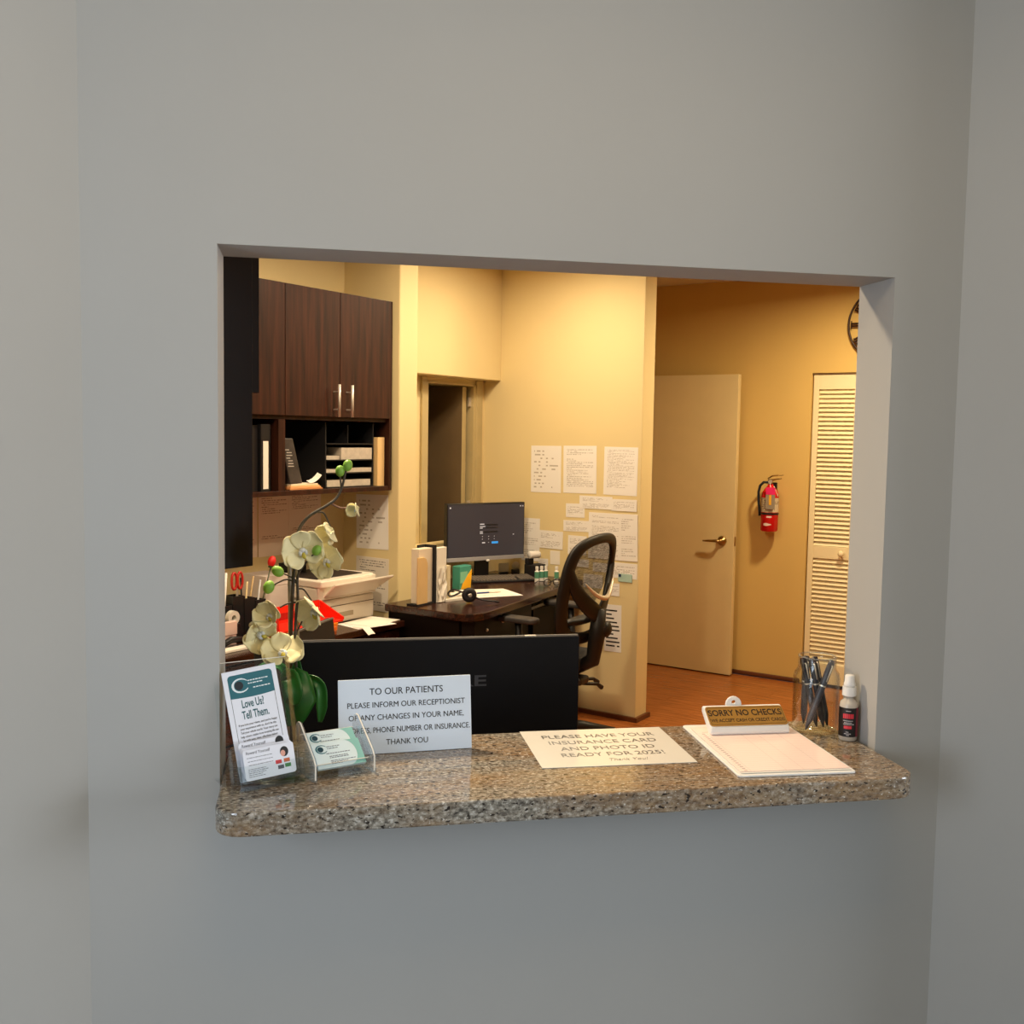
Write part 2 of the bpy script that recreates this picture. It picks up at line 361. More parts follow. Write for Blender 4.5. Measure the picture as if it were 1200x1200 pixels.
struct('wall_hall_end', 'beige wall tinted for warm light, closing the far end of the hall', BM().box((4.108, 3.2, 0), (UH, 3.32, ZC)), HALLP, frame='uv')
struct('wall_hall_right', 'beige wall tinted for warm light, closing the hall beyond the right jamb', BM().box((2.2, -2.6, 0), (UH, -2.5, ZC)), HALLP, frame='uv')
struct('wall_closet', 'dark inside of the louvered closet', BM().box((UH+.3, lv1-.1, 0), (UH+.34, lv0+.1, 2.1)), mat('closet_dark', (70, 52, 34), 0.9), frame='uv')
struct('wall_side_room', 'dim wall of the room beyond the recessed doorway', BM().box((2.5, 3.32, 0), (UP, 3.42, ZC)), CREAM, frame='uv')
struct('wall_side_room_left', 'dim left wall of the room beyond the recessed doorway', BM().box((2.5, 2.42, 0), (2.6, 3.32, ZC)), CREAM, frame='uv')
struct('baseboard_hall', 'thin red brown shoe moulding along the hall wall', BM().box((UH-.018, lv0+.01, 0), (UH, 3.2, 0.028)), SHOE, frame='uv', bevel=0.006)
struct('baseboard_partition', 'thin red brown shoe moulding around the partition end', BM().box((UP-.018, 1.189, 0), (UP, 3.0, 0.026)).box((UP, 1.189, 0), (4.126, 1.207, 0.026)), SHOE, frame='uv')

# recessed doorway: casing and half-open leaf
t = Thing('door_3', 'half-open door in the dim recessed doorway behind the monitor', 'door', 'uv', (d1, VD, 0), kind='structure')
CASE = mat('door_casing_shaded_beige', (188, 170, 124), 0.45)  # beige darkened to carry the shade of the recess
for (a, c) in ((d0-.045, d0), (d1, d1+.06)): t.part('casing', BM().box((a, VD-.016, 0.985), (c, VD-.001, 1.925)), CASE, bevel=0.003)
t.part('jamb', BM().box((d0-.003, VD-.012, 0.93), (d0+.014, VD+.118, 1.904)).box((d1-.03, VD-.012, 0.93), (d1+.003, VD+.118, 1.904)).box((d0, VD-.012, 1.89), (d1, VD+.118, 1.904)), CASE)
ML = TR(d1-.030-.030-.042, VD+.016, .94) @ RZ(rad(-85))
lo = t.part('leaf', BM().box((-.62, 0, 0), (-.003, .042, .945), ML), mat('door_leaf_shaded_beige', (112, 92, 64), 0.5))  # beige door with the doorway's shade put into its colour
t.part('leaf_edge', BM().box((-.0028, 0, 0), (0, .042, .945), ML), CASE, parent=lo)  # lighter tone stands for light falling on the leaf's edge
for z in (1.15, 1.77): t.part('hinge', BM().box((d1-.05, VD+.004, z), (d1-.029, VD+.016, z+.055)), STEEL)

# open cream door lying against the hall wall
UDL = 5.355
dv0 = on_u(866, 439, UDL-.0).y
t = Thing('door_1', 'plain cream door swung open flat against the hall wall', 'door', 'uv', (UDL, dv0, 0), kind='structure')
lo = t.part('leaf', BM().box((UDL, dv0, 0.008), (UDL+.044, dv0+.81, 2.03)), DOORP, bevel=0.002)
hv = on_u(845, 634, UDL-.02); hz = hv.z; hv = hv.y
RXU = Matrix.Rotation(rad(-90), 4, 'Y')
h = t.part('lever_handle', BM().lathe([(0, 0), (.032, 0), (.033, .006), (.026, .016), (.012, .02), (.012, .05), (0, .05)], 20, TR(UDL, hv, hz) @ RXU), BRASS, parent=lo, smooth=True, label='antique brass lever handle')
b = BM().tube([(UDL-.048, hv-.006, hz), (UDL-.052, hv+.03, hz+.001), (UDL-.05, hv+.08, hz-.001), (UDL-.046, hv+.12, hz-.004)], [.011, .0095, .008, .005], 10)
t.part('lever', b, BRASS, parent=lo, smooth=True)
t.part('latch_plate', BM().box((UDL+.010, dv0-.0015, hz-.03), (UDL+.034, dv0+.001, hz+.03)), BRASS, parent=lo)
for z in (.25, 1.0, 1.8): t.part('hinge', BM().tube([(UDL+.05, dv0+.815, z-.045), (UDL+.05, dv0+.815, z+.045)], .008, 8), BRASS)

# louvered closet door
t = Thing('door_2', 'cream louvered bifold closet door at the right end of the hall', 'door', 'uv', (UH, lv0, 0), kind='structure')
fr = .004
pv1 = lv0-.008; pv0 = pv1-.30
def louver_panel(pv0, pv1, knob):
    t.part('stile', BM().box((UH+.012, pv1-.036, 0.012), (UH+.042, pv1, 2.025)), LOUV, bevel=0.002)
    t.part('stile', BM().box((UH+.012, pv0, 0.012), (UH+.042, pv0+.036, 2.025)), LOUV, bevel=0.002)
    for z0, z1 in ((0.012, .14), (.835, .915), (1.93, 2.025)): r = t.part('rail', BM().box((UH+.0125, pv0+.036, z0), (UH+.0415, pv1-.036, z1)), LOUV, bevel=0.002)
    me = None
    for z0, z1, n in ((.14, .835, 24), (.915, 1.93, 35)):
        st = (z1-z0)/n
        for i in range(n):
            zc = z0+st*(i+.5)
            if me is None:
                b = BM().box((-.017, pv0+.037, -.0035), (.017, pv1-.037, .0035), M=None); bmesh.ops.rotate(b.bm, cent=(0, 0, 0), matrix=Matrix.Rotation(rad(-52), 3, 'Y'), verts=b.bm.verts)
                o = link('slat', b, LOUV, (0, lv0, 0)); me = o.data
            else: o = bpy.data.objects.new('slat', me); COL.objects.link(o)
            o.parent = t.root; o.location = (.027, 0, zc)
    if knob: t.part('knob', BM().lathe([(0, 0), (.008, 0), (.008, .012), (.019, .02), (.02, .03), (.012, .037), (0, .038)], 16, TR(UH+.012, on_u(986, 649, UH).y, .876) @ RXU), LOUV, smooth=True)
louver_panel(pv0, pv1, True); louver_panel(pv0-.303, pv0-.003, False)
t.part('head_track', BM().box((UH+.005, lv1, 2.026), (UH+.045, lv0, 2.036)), mat('track_brown', (110, 80, 40), 0.5))

# ================================================================= LIGHT FITTINGS
GLOW = mat('lamp_diffuser', (255, 236, 200), 0.5, emit=(255, 220, 160), estr=6.0)
TRIMW = mat('lamp_trim_white', (230, 228, 222), 0.5)
def downlight(label, u, v, power, r=.10, col=WARM, group='recessed ceiling lights', spread=170):
    t = Thing('ceiling_light', label, 'ceiling light', 'uv', (u, v, ZC), group=group)
    t.part('trim_ring', BM().lathe([(r, 0), (r+.02, 0), (r+.025, -.008), (r, -.012), (r, 0)], 24, TR(u, v, ZC)), TRIMW, smooth=True)
    t.part('diffuser', BM().lathe([(0, -.002), (r, -.002), (r, -.006), (0, -.006)], 24, TR(u, v, ZC)), GLOW)
    l = bpy.data.lights.new('lamp', 'AREA'); l.shape = 'DISK'; l.size = 2*r; l.energy = power; l.color = col; l.spread = rad(spread)
    o = bpy.data.objects.new('lamp', l); COL.objects.link(o); o.parent = t.root; o.location = (0, 0, -.02)
downlight('round recessed light above the cabinets desk', 2.25, 1.20, OFFICE_W*1.45)
downlight('round recessed light above the corner desk', 3.30, 1.45, OFFICE_W*1.05)
downlight('round recessed light over the reception desk', 0.52, 0.70, OFFICE_W*2.9)
downlight('round recessed light in the hall near the closet', 4.5, 0.15, HALL_W, col=HALLC)
t = Thing('ceiling_light', 'rectangular ceiling light panel in the waiting room', 'ceiling light', 'xy', (.55, -.95, ZC))
t.part('frame', BM().box((-.1, -1.25, ZC-.02), (1.2, -1.2, ZC)).box((-.1, -.70, ZC-.02), (1.2, -.65, ZC)).box((-.1, -1.2, ZC-.02), (-.05, -.70, ZC)).box((1.15, -1.2, ZC-.02), (1.2, -.70, ZC)), TRIMW)
t.part('diffuser', BM().box((-.05, -1.2, ZC-.008), (1.15, -.70, ZC-.004)), mat('panel_diffuser', (255, 236, 200), 0.5, emit=(255, 220, 160), estr=1.5))
al = area_light('lamp', (0, 0, 0), (0, 0, -1), 1.2, .5, LOBBY_W, (1.0, .74, .44)); al.parent = t.root; al.location = (0, 0, -.025); al.rotation_euler = (0, 0, 0)

# ================================================================= GRANITE COUNTER
def rounded(x0, x1, y0, y1, rf, rb, n=8):
    pts = []
    for cx, cy, r, a0 in ((x0+rf, y0+rf, rf, 180), (x1-rf, y0+rf, rf, 270), (x1-rb, y1-rb, rb, 0), (x0+rb, y1-rb, rb, 90)):
        for i in range(n+1): a = rad(a0+90*i/n); pts.append((cx+r*math.cos(a), cy+r*math.sin(a)))
    return pts
single('granite_counter', 'speckled brown granite counter slab filling the window sill', 'counter', BM().prism(rounded(0.003, 1.222, -.1654, .205, .045, .03), OB-.040, OB), GRAN, 'xy', (0.6, 0, OB-.04), bevel=0.0035, seg=2)

# ================================================================= CABINETS
t = Thing('wall_cabinet', 'dark brown wall cabinet end close behind the left jamb', 'cabinet', 'uv', (0.13, 0.4, 1.325))
t.part('body', BM().box((-.027, .242, 1.325), (.2930, .262, 2.45)).box((-.027, .262, 1.325), (.2930, 1.1, 1.345)).box((-.027, .262, 2.43), (.2930, 1.1, 2.45)).box((-.027, .262, 1.345), (-.012, 1.1, 2.43)).box((-.012, .262, 1.66), (.2930, 1.1, 1.68)).box((-.027, 1.1, 1.325), (.293, 1.12, 2.45)), ESPR, bevel=0.001)
for a, c in ((.243, .68), (.683, 1.12)): t.part('door', BM().box((.2935, a, 1.679), (.3125, c, 2.45)), ESPR, bevel=0.001)

VF = 1.908
t = Thing('wall_cabinet', 'reddish dark wood upper cabinet with two bar handles and open cubbies', 'cabinet', 'uv', (2.2, 2.08, 1.325))
cu0, cu1 = 1.30, 2.680
FV = VF+.019
b = BM().box((cu1-.019, VF+.004, 1.325), (cu1, VB-.001, 2.235)).box((cu0, FV, 1.325), (cu0+.019, VB-.001, 2.235)).box((cu0+.019, FV, 2.216), (cu1-.019, VB-.001, 2.235)).box((cu0+.019, FV, 1.655), (cu1-.019, VB-.001, 1.674))
b.box((cu0+.019, VB-.008, 1.344), (cu1-.019, VB-.001, 2.216)); b.box((cu0+.019, FV-.012, 1.325), (cu1-.019, VB-.008, 1.346))
t.part('body', b, VENEER, bevel=0.001)
t.part('divider', BM().box((1.945, FV-.010, 1.346), (1.983, VB-.009, 1.655)), VENEER)
for i, (a, c) in enumerate(((1.637, 1.9735), (1.9765, 2.3115), (2.3145, 2.659), (1.301, 1.634))):
    d = t.part('door', BM().box((a, VF, 1.672), (c, VF+.018, 2.234)), VENEER, bevel=0.0015)
    hu = {1: 2.272, 2: 2.357}.get(i)
    if hu:
        z0, z1 = 1.672, 1.818
        t.part('bar_handle', BM().tube([(hu, VF-.035, z0), (hu, VF-.035, z1)], .0065, 10), STEEL, parent=d, smooth=True, label='brushed steel bar handle')
        for z in (z0+.033, z1-.033): t.part('handle_post', BM().tube([(hu, VF-.035, z), (hu, VF+.002, z)], .004, 8), STEEL, parent=d)

# contents of the open cubbies
CB = 1.347
def binder(label, u0, u1, v0, v1, h, m, spine=None, tilt=0):
    t = Thing('ring_binder', label, 'binder', 'uv', ((u0+u1)/2, (v0+v1)/2, CB))
    t.part('cover', BM().box((u0, v0, CB), (u0+.004, v1, CB+h)).box((u1-.004, v0, CB), (u1, v1, CB+h)).box((u0+.004, v0, CB), (u1-.004, v0+.004, CB+h)), m, bevel=0.001)
    t.part('pages', BM().box((u0+.0045, v0+.02, CB+.006), (u1-.0045, v1-.004, CB+h-.008)), PAPER)
    if spine: t.part('spine_label', BM().box((u0+.012, v0-.0012, CB+.01), (u1-.012, v0-.0002, CB+h*.75)), spine)
binder('black ring binder with a long white spine strip in left cubby', 1.862, 1.915, 1.935, 2.19, .285, BLK, PAPER)
binder('plain black ring binder beside the divider in left cubby', 1.918, 1.943, 1.96, 2.2, .27, BLK)
binder('black binder half hidden behind the near cabinet', 1.80, 1.858, 1.95, 2.2, .28, BLK)
t = Thing('gift_bag', 'dark grey printed paper bag leaning in the open cubby', 'bag', 'uv', (2.05, 2.0, CB))
bg = BM().box((0, 0, 0), (.075, .10, .20)); M = TR(2.050, 1.955, CB+.001) @ Matrix(((1, 0, -.30, 0), (0, 1, 0, 0), (0, 0, 1, 0), (0, 0, 0, 1)))
bmesh.ops.transform(bg.bm, matrix=M, verts=bg.bm.verts); t.part('bag_body', bg, mat('dark_bag_paper', (62, 58, 56), 0.4, var=0.4, scale=20), bevel=0.004)
b = BM()
for i in range(7):
    z = .075+i*.012; u = .010+.004*(i % 3)
    b.box((u, -.0012, z), (u+.034-.004*(i % 4), -.0002, z+.004))
bmesh.ops.transform(b.bm, matrix=M, verts=b.bm.verts); t.part('print', b, mat('bag_print', (190, 186, 180), 0.6))
for i in range(4):
    w_ = .20-.012*i
    b = BM().box((2.03+.008*i, 1.935+.006*i, CB+.0002+i*.0062), (2.03+.008*i+w_, 2.19-.01*i, CB+.006+i*.0062))
    single('file_folder', ['bottom orange manila folder under the leaning bag', 'second manila folder up in the cubby pile', 'third manila folder in the cubby pile', 'top pale folder of the cubby pile'][i], 'folder', b, mat('folder_%d' % i, [(206, 140, 84), (222, 168, 112), (226, 186, 134), (238, 222, 196)][i], .7), 'uv', (2.12, 2.06, CB+i*.0062), group='folders in the cubby pile')
# lift the bag onto the folders
t.root.location.z += 4*.0062+.001
single('loose_sheet', 'curled white sheet sticking up from the cubby folders', 'paper', BM().grid([[(2.17+.07*k, 1.95+.004*j, CB+.026+.0015*j+.035*k*k) for k in (0, .25, .5, .75, 1)] for j in range(8)]), PAPER, 'uv', (2.19, 1.97, CB+.026), solid=.001)
# letter tray rack
t = Thing('letter_tray', 'black tiered letter tray holding white paper in the cubby', 'tray', 'uv', (2.43, 2.06, CB))
b = BM().box((2.262, 1.95, CB), (2.268, 2.21, CB+.30)).box((2.584, 1.95, CB), (2.590, 2.21, CB+.30)).box((2.268, 2.2, CB), (2.584, 2.21, CB+.30))
t.part('frame', b, BLKM)
lev = (.0, .065, .125, .20)
for z in lev: t.part('shelf', BM().box((2.268, 1.945, CB+z), (2.584, 2.2, CB+z+.005)), BLK)
t.part('divider', BM().box((2.42, 1.96, CB+.205), (2.424, 2.2, CB+.29)), BLKM)
for i, (u0, u1, z, h, lab) in enumerate(((2.275, 2.57, .005, .030, 'thick white paper stack on lowest tray'), (2.272, 2.40, .07, .016, 'short white paper pile on left of middle tray'), (2.41, 2.578, .07, .020, 'white paper pile on right of middle tray'), (2.272, 2.365, .13, .018, 'thin white envelope stack at left of upper tray'), (2.368, 2.580, .13, .055, 'thick grey paper stack on upper tray'))):
    single('paper_stack', lab, 'paper', BM().box((u0, 1.952+.008*(i % 2), CB+z+.0003), (u1, 2.19, CB+z+h)), mat('stack_edges', (188, 178, 162), .75, var=.12, scale=40), 'uv', ((u0+u1)/2, 2.07, CB+z), group='paper in the letter tray')
binder('pale manila binder at the right end of the cubbies', 2.603, 2.652, 1.935, 2.19, .235, MANILA)

# ================================================================= PAPERS ON WALLS
kinds = [dict(rows=30, seed=1.3, gap=.2), dict(rows=36, seed=2.9, gap=.25), dict(rows=40, seed=4.4, gap=.15), dict(rows=14, seed=5.1, gap=.3, cols=40), dict(rows=10, seed=6.6, gap=.2, cols=40), dict(rows=22, seed=7.7, gap=.4)]
PR = [printed('typed_paper_%d' % i, **k) for i, k in enumerate(kinds)]
PINK = printed('typed_paper_rose', paper=(240, 222, 208), ink=(170, 136, 124), rows=30, seed=8.1, gap=.25)
GREYP = printed('typed_paper_grey', paper=(228, 220, 208), ink=(130, 122, 116), rows=22, seed=9.2, gap=.35)
npap = 0
def sheet_u(label, x0, y0, x1, y1, m, u=UP, lift=0, tilt=0, group=None):
    A = on_u(x0, y0, u); B = on_u(x1, y1, u); cv, cz = (A.y+B.y)/2, (A.z+B.z)/2; hw, hh = abs(A.y-B.y)/2, abs(A.z-B.z)/2
    b = BM(); b.flip = 'y'; b.box((-.0010, -hw, -hh), (0, hw, hh), uvp=(1, 2)); bmesh.ops.rotate(b.bm, cent=(0, 0, 0), matrix=Matrix.Rotation(rad(tilt), 3, 'X'), verts=b.bm.verts)
    return single('wall_sheet', label, 'paper', b, m, 'uv', (u-.0005-lift*.0013, cv, cz), group=group, local=True)
def sheet_v(label, u0, u1, z0, z1, m, v=VB, lift=0, tilt=0):
    b = BM().box((-(u1-u0)/2, 0, -(z1-z0)/2), ((u1-u0)/2, .001, (z1-z0)/2), uvp=(0, 2)); bmesh.ops.rotate(b.bm, cent=(0, 0, 0), matrix=Matrix.Rotation(rad(tilt), 3, 'Y'), verts=b.bm.verts)
    return single('wall_sheet', label, 'paper', b, m, 'uv', ((u0+u1)/2, v-.0015-lift*.0013, (z0+z1)/2), local=True)
G = 'papers taped to the partition'
CAL = printed('calendar_print', ink=(186, 178, 168), rows=13, seed=3.1, dens=.55, gap=.02, cols=16)
for args in (
    ('top left calendar sheet on the partition', 623, 522, 657, 578, CAL),
    ('top middle typed sheet on the partition', 661, 522, 698.5, 579, PR[0]),
    ('top right typed sheet on the partition near its edge', 708.5, 523.5, 746.5, 581.5, PR[2]),
    ('small card with five black bullets on the partition', 663.5, 589.5, 685, 607, PR[4]),
    ('wide typed strip below the top middle sheet', 679.5, 580.5, 717.5, 597.5, PR[3], UP, 1),
    ('small typed card below the top right sheet', 717, 584.5, 746.5, 600, PR[4], UP, 2),
    ('half sheet left of the tall papers above the chair', 660.5, 609, 691, 624, PR[3]),
    ('tall pink tinged table sheet above the chair back', 690.5, 600, 728, 657, PR[1], UP, 1),
    ('tall narrow typed sheet at the partition edge', 727, 602, 746.8, 658.5, PR[5], UP, 2),
    ('blank half sheet under the tall narrow sheet', 716, 658.5, 746.5, 679.5, PR[4]),
    ('small square note right of the chair back', 714, 683, 726, 699, PR[4], UP, 1),
    ('long list with black bars low on the partition', 709, 707.5, 727.5, 765, printed('bar_list', ink=(40, 38, 38), rows=12, seed=2.2, dens=.2, cols=8, gap=.1)),
    ('tall list sheet beside the monitor screen', 612, 606.5, 632, 658, PR[5]),
    ('half sheet with teal and orange footer beside the monitor', 631.5, 621, 659.5, 644, PR[3], UP, 1),
    ('small blank note above the little bottles', 645, 645, 656, 662, PAPER),
    ('tiny note low beside the monitor', 631.5, 654, 642.5, 663, PR[4], UP, 1),
    ('note seen through upper left of the chair mesh', 666, 627, 687, 651, PR[3]),
    ('note seen through middle of the chair mesh', 668, 654, 690, 665, PR[4], UP, 1),
    ('note seen through right of the chair mesh', 695, 659, 713, 671, PR[4]),
    ('note seen through lowest part of the chair mesh', 684, 672, 706, 690, PR[3])):
    sheet_u(*args, tilt=random.uniform(-1.2, 1.2), group=G)
A = on_u(632.5, 640, UP); B = on_u(646, 644, UP)
q = bpy.data.objects
t = Thing('card_holder', 'small teal edged plastic card clipped to a paper on partition', 'card', 'uv', (UP-.006, on_u(732, 677, UP).y, on_u(732, 677, UP).z))
c0 = on_u(724.5, 672, UP-.006); c1 = on_u(740.5, 683, UP-.006)
t.part('card', BM().box((UP-.006, c1.y, c1.z), (UP-.003, c0.y, c0.z)), mat('pale_teal_card', (176, 206, 196), .35), bevel=.001)
t.part('clip', BM().box((UP-.009, c0.y-.018, c0.z-.018), (UP-.006, c0.y-.004, c0.z-.002)), mat('dark_blue_clip', (30, 50, 90), .4))
# return wall and wall under the cabinet
sheet_u('year calendar hanging on the wall end right of the orchid', 418, 578.5, 455, 645, CAL, UR, tilt=-1)
sheet_u('price list sheet hanging below the year calendar', 417.5, 651, 455, 717.5, GREYP, UR, tilt=.8)
sheet_v('rose typed sheet under the cabinet left of the other two', 1.93, 2.122, 1.02, 1.312, PINK, lift=0)
sheet_v('middle typed sheet under the cabinet behind the orchid stem', 2.128, 2.325, 1.018, 1.314, PINK, lift=1)
sheet_v('right typed sheet under the cabinet behind the orchid flower', 2.318, 2.535, 1.06, 1.316, PINK, lift=2, tilt=-1)

# ================================================================= PRINTER DESK
DZ = .72
t = Thing('office_desk', 'dark wood desk along the wall under the cabinets', 'desk', 'uv', (1.6, 1.98, 0))
t.part('desk_top', BM().box((0.35, 1.725, DZ-.03), (2.565, VB-.004, DZ)), VENEERH, bevel=.003)
for u0, u1 in ((.37, 1.0), (1.25, 1.68), (1.9, 2.55)):
    p = t.part('pedestal', BM().box((u0, 1.76, 0), (u1, VB-.01, DZ-.0305)), ESPR)
    for z0, z1 in ((.05, .36), (.37, .52), (.53, .68)):
        d = t.part('drawer', BM().box((u0+.004, 1.741, z0), (u1-.004, 1.7595, z1)), VENEERH, parent=p, bevel=.002)

# printer
pv = on_zuv(438, 722, DZ); PF = pv.y; P1 = pv.x; P0 = P1-.385; PT = on_v(438, 671, PF).z
t = Thing('laser_printer', 'white multifunction printer with dark flatbed lid on the desk', 'printer', 'uv', ((P0+P1)/2, PF+.16, DZ))
t.part('body', BM().box((P0+.012, PF, DZ+.001), (P1, PF+.315, DZ+.118)).box((P0, PF+.004, DZ+.118), (P1, PF+.315, PT-.035)), PRINTW, bevel=.008, seg=3)
sc = t.part('scanner_lid', BM().prism([(P0-.004, PF-.03), (P0+.26, PF-.03), (P1+.004, PF+.005), (P1+.004, PF+.318), (P0-.004, PF+.318)], PT-.033, PT), PRINTW, bevel=.007, seg=3)
t.part('lid_panel', BM().box((P0+.03, PF+.03, PT+.0005), (P1-.05, PF+.30, PT+.004)), mat('dark_scanner_lid', (44, 38, 34), .45), parent=sc, bevel=.002)
t.part('front_tray', BM().prism([(0, 0), (.385, 0), (.385, .012), (0, .012)], 0, .085, TR(P0, PF-.012, DZ+.122)), PRINTW, bevel=.003)
b = BM(); 
wv = [(P0+.04, PF-.075, DZ+.190), (P1+.035, PF-.095, DZ+.198), (P1-.01, PF-.005, DZ+.125), (P0+.03, PF-.005, DZ+.125)]
lo_ = [b.bm.verts.new(p) for p in wv]; hi_ = [b.bm.verts.new((p[0], p[1]+.002, p[2]+.010)) for p in wv]
b.bm.faces.new(lo_); b.bm.faces.new(hi_[::-1])
for i in range(4): b.bm.faces.new((lo_[i], hi_[i], hi_[(i+1) % 4], lo_[(i+1) % 4]))
t.part('bypass_tray', b, PRINTW, bevel=.003)
t.part('bypass_flap', BM().box((P1-.13, PF-.03, DZ+.155), (P1-.05, PF-.024, DZ+.205)), PRINTW, bevel=.002)
t.part('cassette_seam', BM().box((P0+.016, PF-.0010, DZ+.082), (P1-.002, PF+.001, DZ+.085)), mat('seam_dark', (90, 78, 62), .7))
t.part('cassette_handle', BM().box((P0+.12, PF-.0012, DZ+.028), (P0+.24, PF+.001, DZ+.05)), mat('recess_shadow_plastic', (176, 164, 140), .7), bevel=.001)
t.part('output_slot', BM().box((P0+.06, PF-.0015, PT-.062), (P1-.03, PF+.004, PT-.040)), mat('slot_dark', (60, 50, 40), .7))
d = t.part('control_panel', BM().prism([(0, 0), (.13, 0), (.13, .045), (0, .02)], 0, .09, TR(P1-.20, PF+.20, PT+.0045)), BLK, bevel=.003)
t.part('display', BM().box((P1-.165, PF+.195, PT+.010), (P1-.095, PF+.1995, PT+.034)), mat('lit_display', (235, 240, 245), .3, emit=(230, 238, 245), estr=.8), parent=d)
tl = single('paper_tray', 'flat black tray lying on top of the printer', 'tray', BM().box((P0+.06, PF+.232, PT+.044), (P1-.22, PF+.31, PT+.052)).box((P0+.06, PF+.232, PT+.0045), (P0+.07, PF+.31, PT+.044)).box((P1-.23, PF+.232, PT+.0045), (P1-.22, PF+.31, PT+.044)), BLK, 'uv', ((P0+P1)/2-.1, PF+.28, PT+.0045), bevel=.002)
# white carton left of the printer
single('carton', 'pale carton left of the white printer', 'box', BM().box((P0-.16, 2.07, DZ+.0005), (P0-.012, 2.235, DZ+.235)).box((P0-.155, 2.068, DZ+.19), (P0-.016, 2.07, DZ+.193)), mat('pale_carton', (222, 208, 198), .6), 'uv', (P0-.12, 2.15, DZ), bevel=.002)
# red tray and orange folders
RED = mat('bright_red_plastic', (238, 44, 22), .35); ORG = mat('orange_plastic', (240, 126, 24), .4)
ru0, ru1 = 1.78, 2.165; RZ0 = DZ+.051
t = Thing('desk_tray', 'bright red plastic desk tray beside the printer', 'tray', 'uv', ((ru0+ru1)/2, 1.82, RZ0))
t.part('tray_base', BM().box((ru0, 1.745, RZ0), (ru1, 1.895, RZ0+.006)), RED)
t.part('tray_wall', BM().box((ru0, 1.889, RZ0+.0062), (ru1, 1.895, RZ0+.080)), RED)
t.part('tray_wall', BM().box((ru0, 1.745, RZ0+.0062), (ru0+.006, 1.8885, RZ0+.080)), RED)
t.part('tray_wall', BM().prism([(0, 0), (.143, 0), (.143, .072), (0, .012)], 0, .006, TR(ru1, 1.745, RZ0+.0062) @ RZ(rad(90)) @ RX(rad(90))), RED)
t.part('slot_label', BM().box((ru0+.05, 1.8875, RZ0+.02), (ru1-.08, 1.8888, RZ0+.05)), mat('dark_red_print', (170, 24, 16), .4))
for i, z in enumerate((.0003, .0172, .0342)):
    single('orange_folder', ['lowest orange file folder under the red tray', 'middle orange file folder under the red tray', 'top orange file folder under the red tray'][i], 'folder', BM().box((ru0+.03+.01*i, 1.735+.004*i, DZ+z), (ru1-.05+.008*i, 1.89, DZ+z+.0165)), mat('orange_file_%d' % i, [(150, 76, 30), (226, 112, 30), (240, 134, 30)][i], .45), 'uv', (2.0, 1.81, DZ+z), group='orange folders under the red tray', bevel=.002)
# loose sheets on the right end of the desk
for i, (x, y, a, lab) in enumerate(((2.42, 1.82, 6, 'typed sheet lying flat at the right end of printer desk'), (2.36, 1.80, -12, 'typed sheet slightly turned under the others near printer'))):
    z = DZ+.0004+.0012*(1-i)
    b = BM().box((-.108, -.085, 0), (.108, .085, .001), uvp=(0, 1)); bmesh.ops.rotate(b.bm, cent=(0, 0, 0), matrix=Matrix.Rotation(rad(a), 3, 'Z'), verts=b.bm.verts)
    single('desk_sheet', lab, 'paper', b, PR[1] if i else PAPER, 'uv', (x+.02, y, z), local=True)
single('desk_sheet', 'curled white sheet hanging off the printer desk edge', 'paper', BM().grid([[(2.275+.045*k, 1.79-.012*j, DZ+.0035-max(0, 1.728-(1.79-.012*j))*.8+(.012*k*(1-k))) for k in (0, .33, .66, 1)] for j in range(9)]), PAPER, 'uv', (2.30, 1.75, DZ+.003), solid=.001)
# pencil organizer and tools
t = Thing('desk_organizer', 'black desk organizer holding pens at the left', 'organizer', 'uv', (1.82, 2.0, DZ))
b = BM()
for u0, v0, h in ((1.69, 1.985, .15), (1.752, 1.985, .185), (1.814, 1.985, .17), (1.876, 1.985, .155)):
    b.box((u0, v0, DZ+.001), (u0+.058, v0+.004, DZ+h)).box((u0, v0+.056, DZ+.001), (u0+.058, v0+.06, DZ+h)).box((u0, v0+.004, DZ+.001), (u0+.004, v0+.056, DZ+h)).box((u0+.054, v0+.004, DZ+.001), (u0+.058, v0+.056, DZ+h)).box((u0+.004, v0+.004, DZ+.001), (u0+.054, v0+.056, DZ+.006))
t.part('cups', b, BLK)
def stick(name, label, cat, a, c, r, m, group='pens in the black organizer', n=8, extra=None):
    t = Thing(name, label, cat, 'uv', a, group=group)
    t.part('shaft', BM().tube([a, c], r, n), m, smooth=True)
    if extra: extra(t)
    return t
stick('plastic_stick', 'white plastic stick standing at far left of the organizer', 'stick', (1.712, 2.01, DZ+.01), (1.742, 2.02, DZ+.285), .008, WHITEP)
for i, (u, du, c, lab) in enumerate(((1.83, .03, (214, 190, 140), 'tan pencil leaning right in the organizer'), (1.845, .05, (190, 160, 110), 'brown pencil in the organizer'), (1.89, .045, (200, 200, 200), 'silver pen in the organizer'), (1.835, -.01, (20, 20, 20), 'thin black pen upright in the organizer'))):
    stick('pencil', lab, 'pencil', (u, 2.01+.008*(i % 2), DZ+.01), (u+du, 2.02, DZ+.235+.02*(i % 2)), .004, mat('pencil_%d' % i, c, .5))
t = Thing('scissors', 'red handled scissors standing in the black organizer', 'scissors', 'uv', (1.80, 2.015, DZ+.01))
SR = mat('scissor_red', (196, 40, 30), .4)
for s_ in (-1, 1):
    t.part('handle_loop', BM().tube([(1.80+s_*.016+.014*math.cos(a), 2.015, DZ+.245+.036*math.sin(a)) for a in [2*math.pi*i/14 for i in range(14)]], .0055, 6, closed=True), SR, smooth=True)
    t.part('blade', BM().box((1.80+s_*.003-.003, 2.014, DZ+.03), (1.80+s_*.003+.003, 2.0165, DZ+.21)), STEEL)
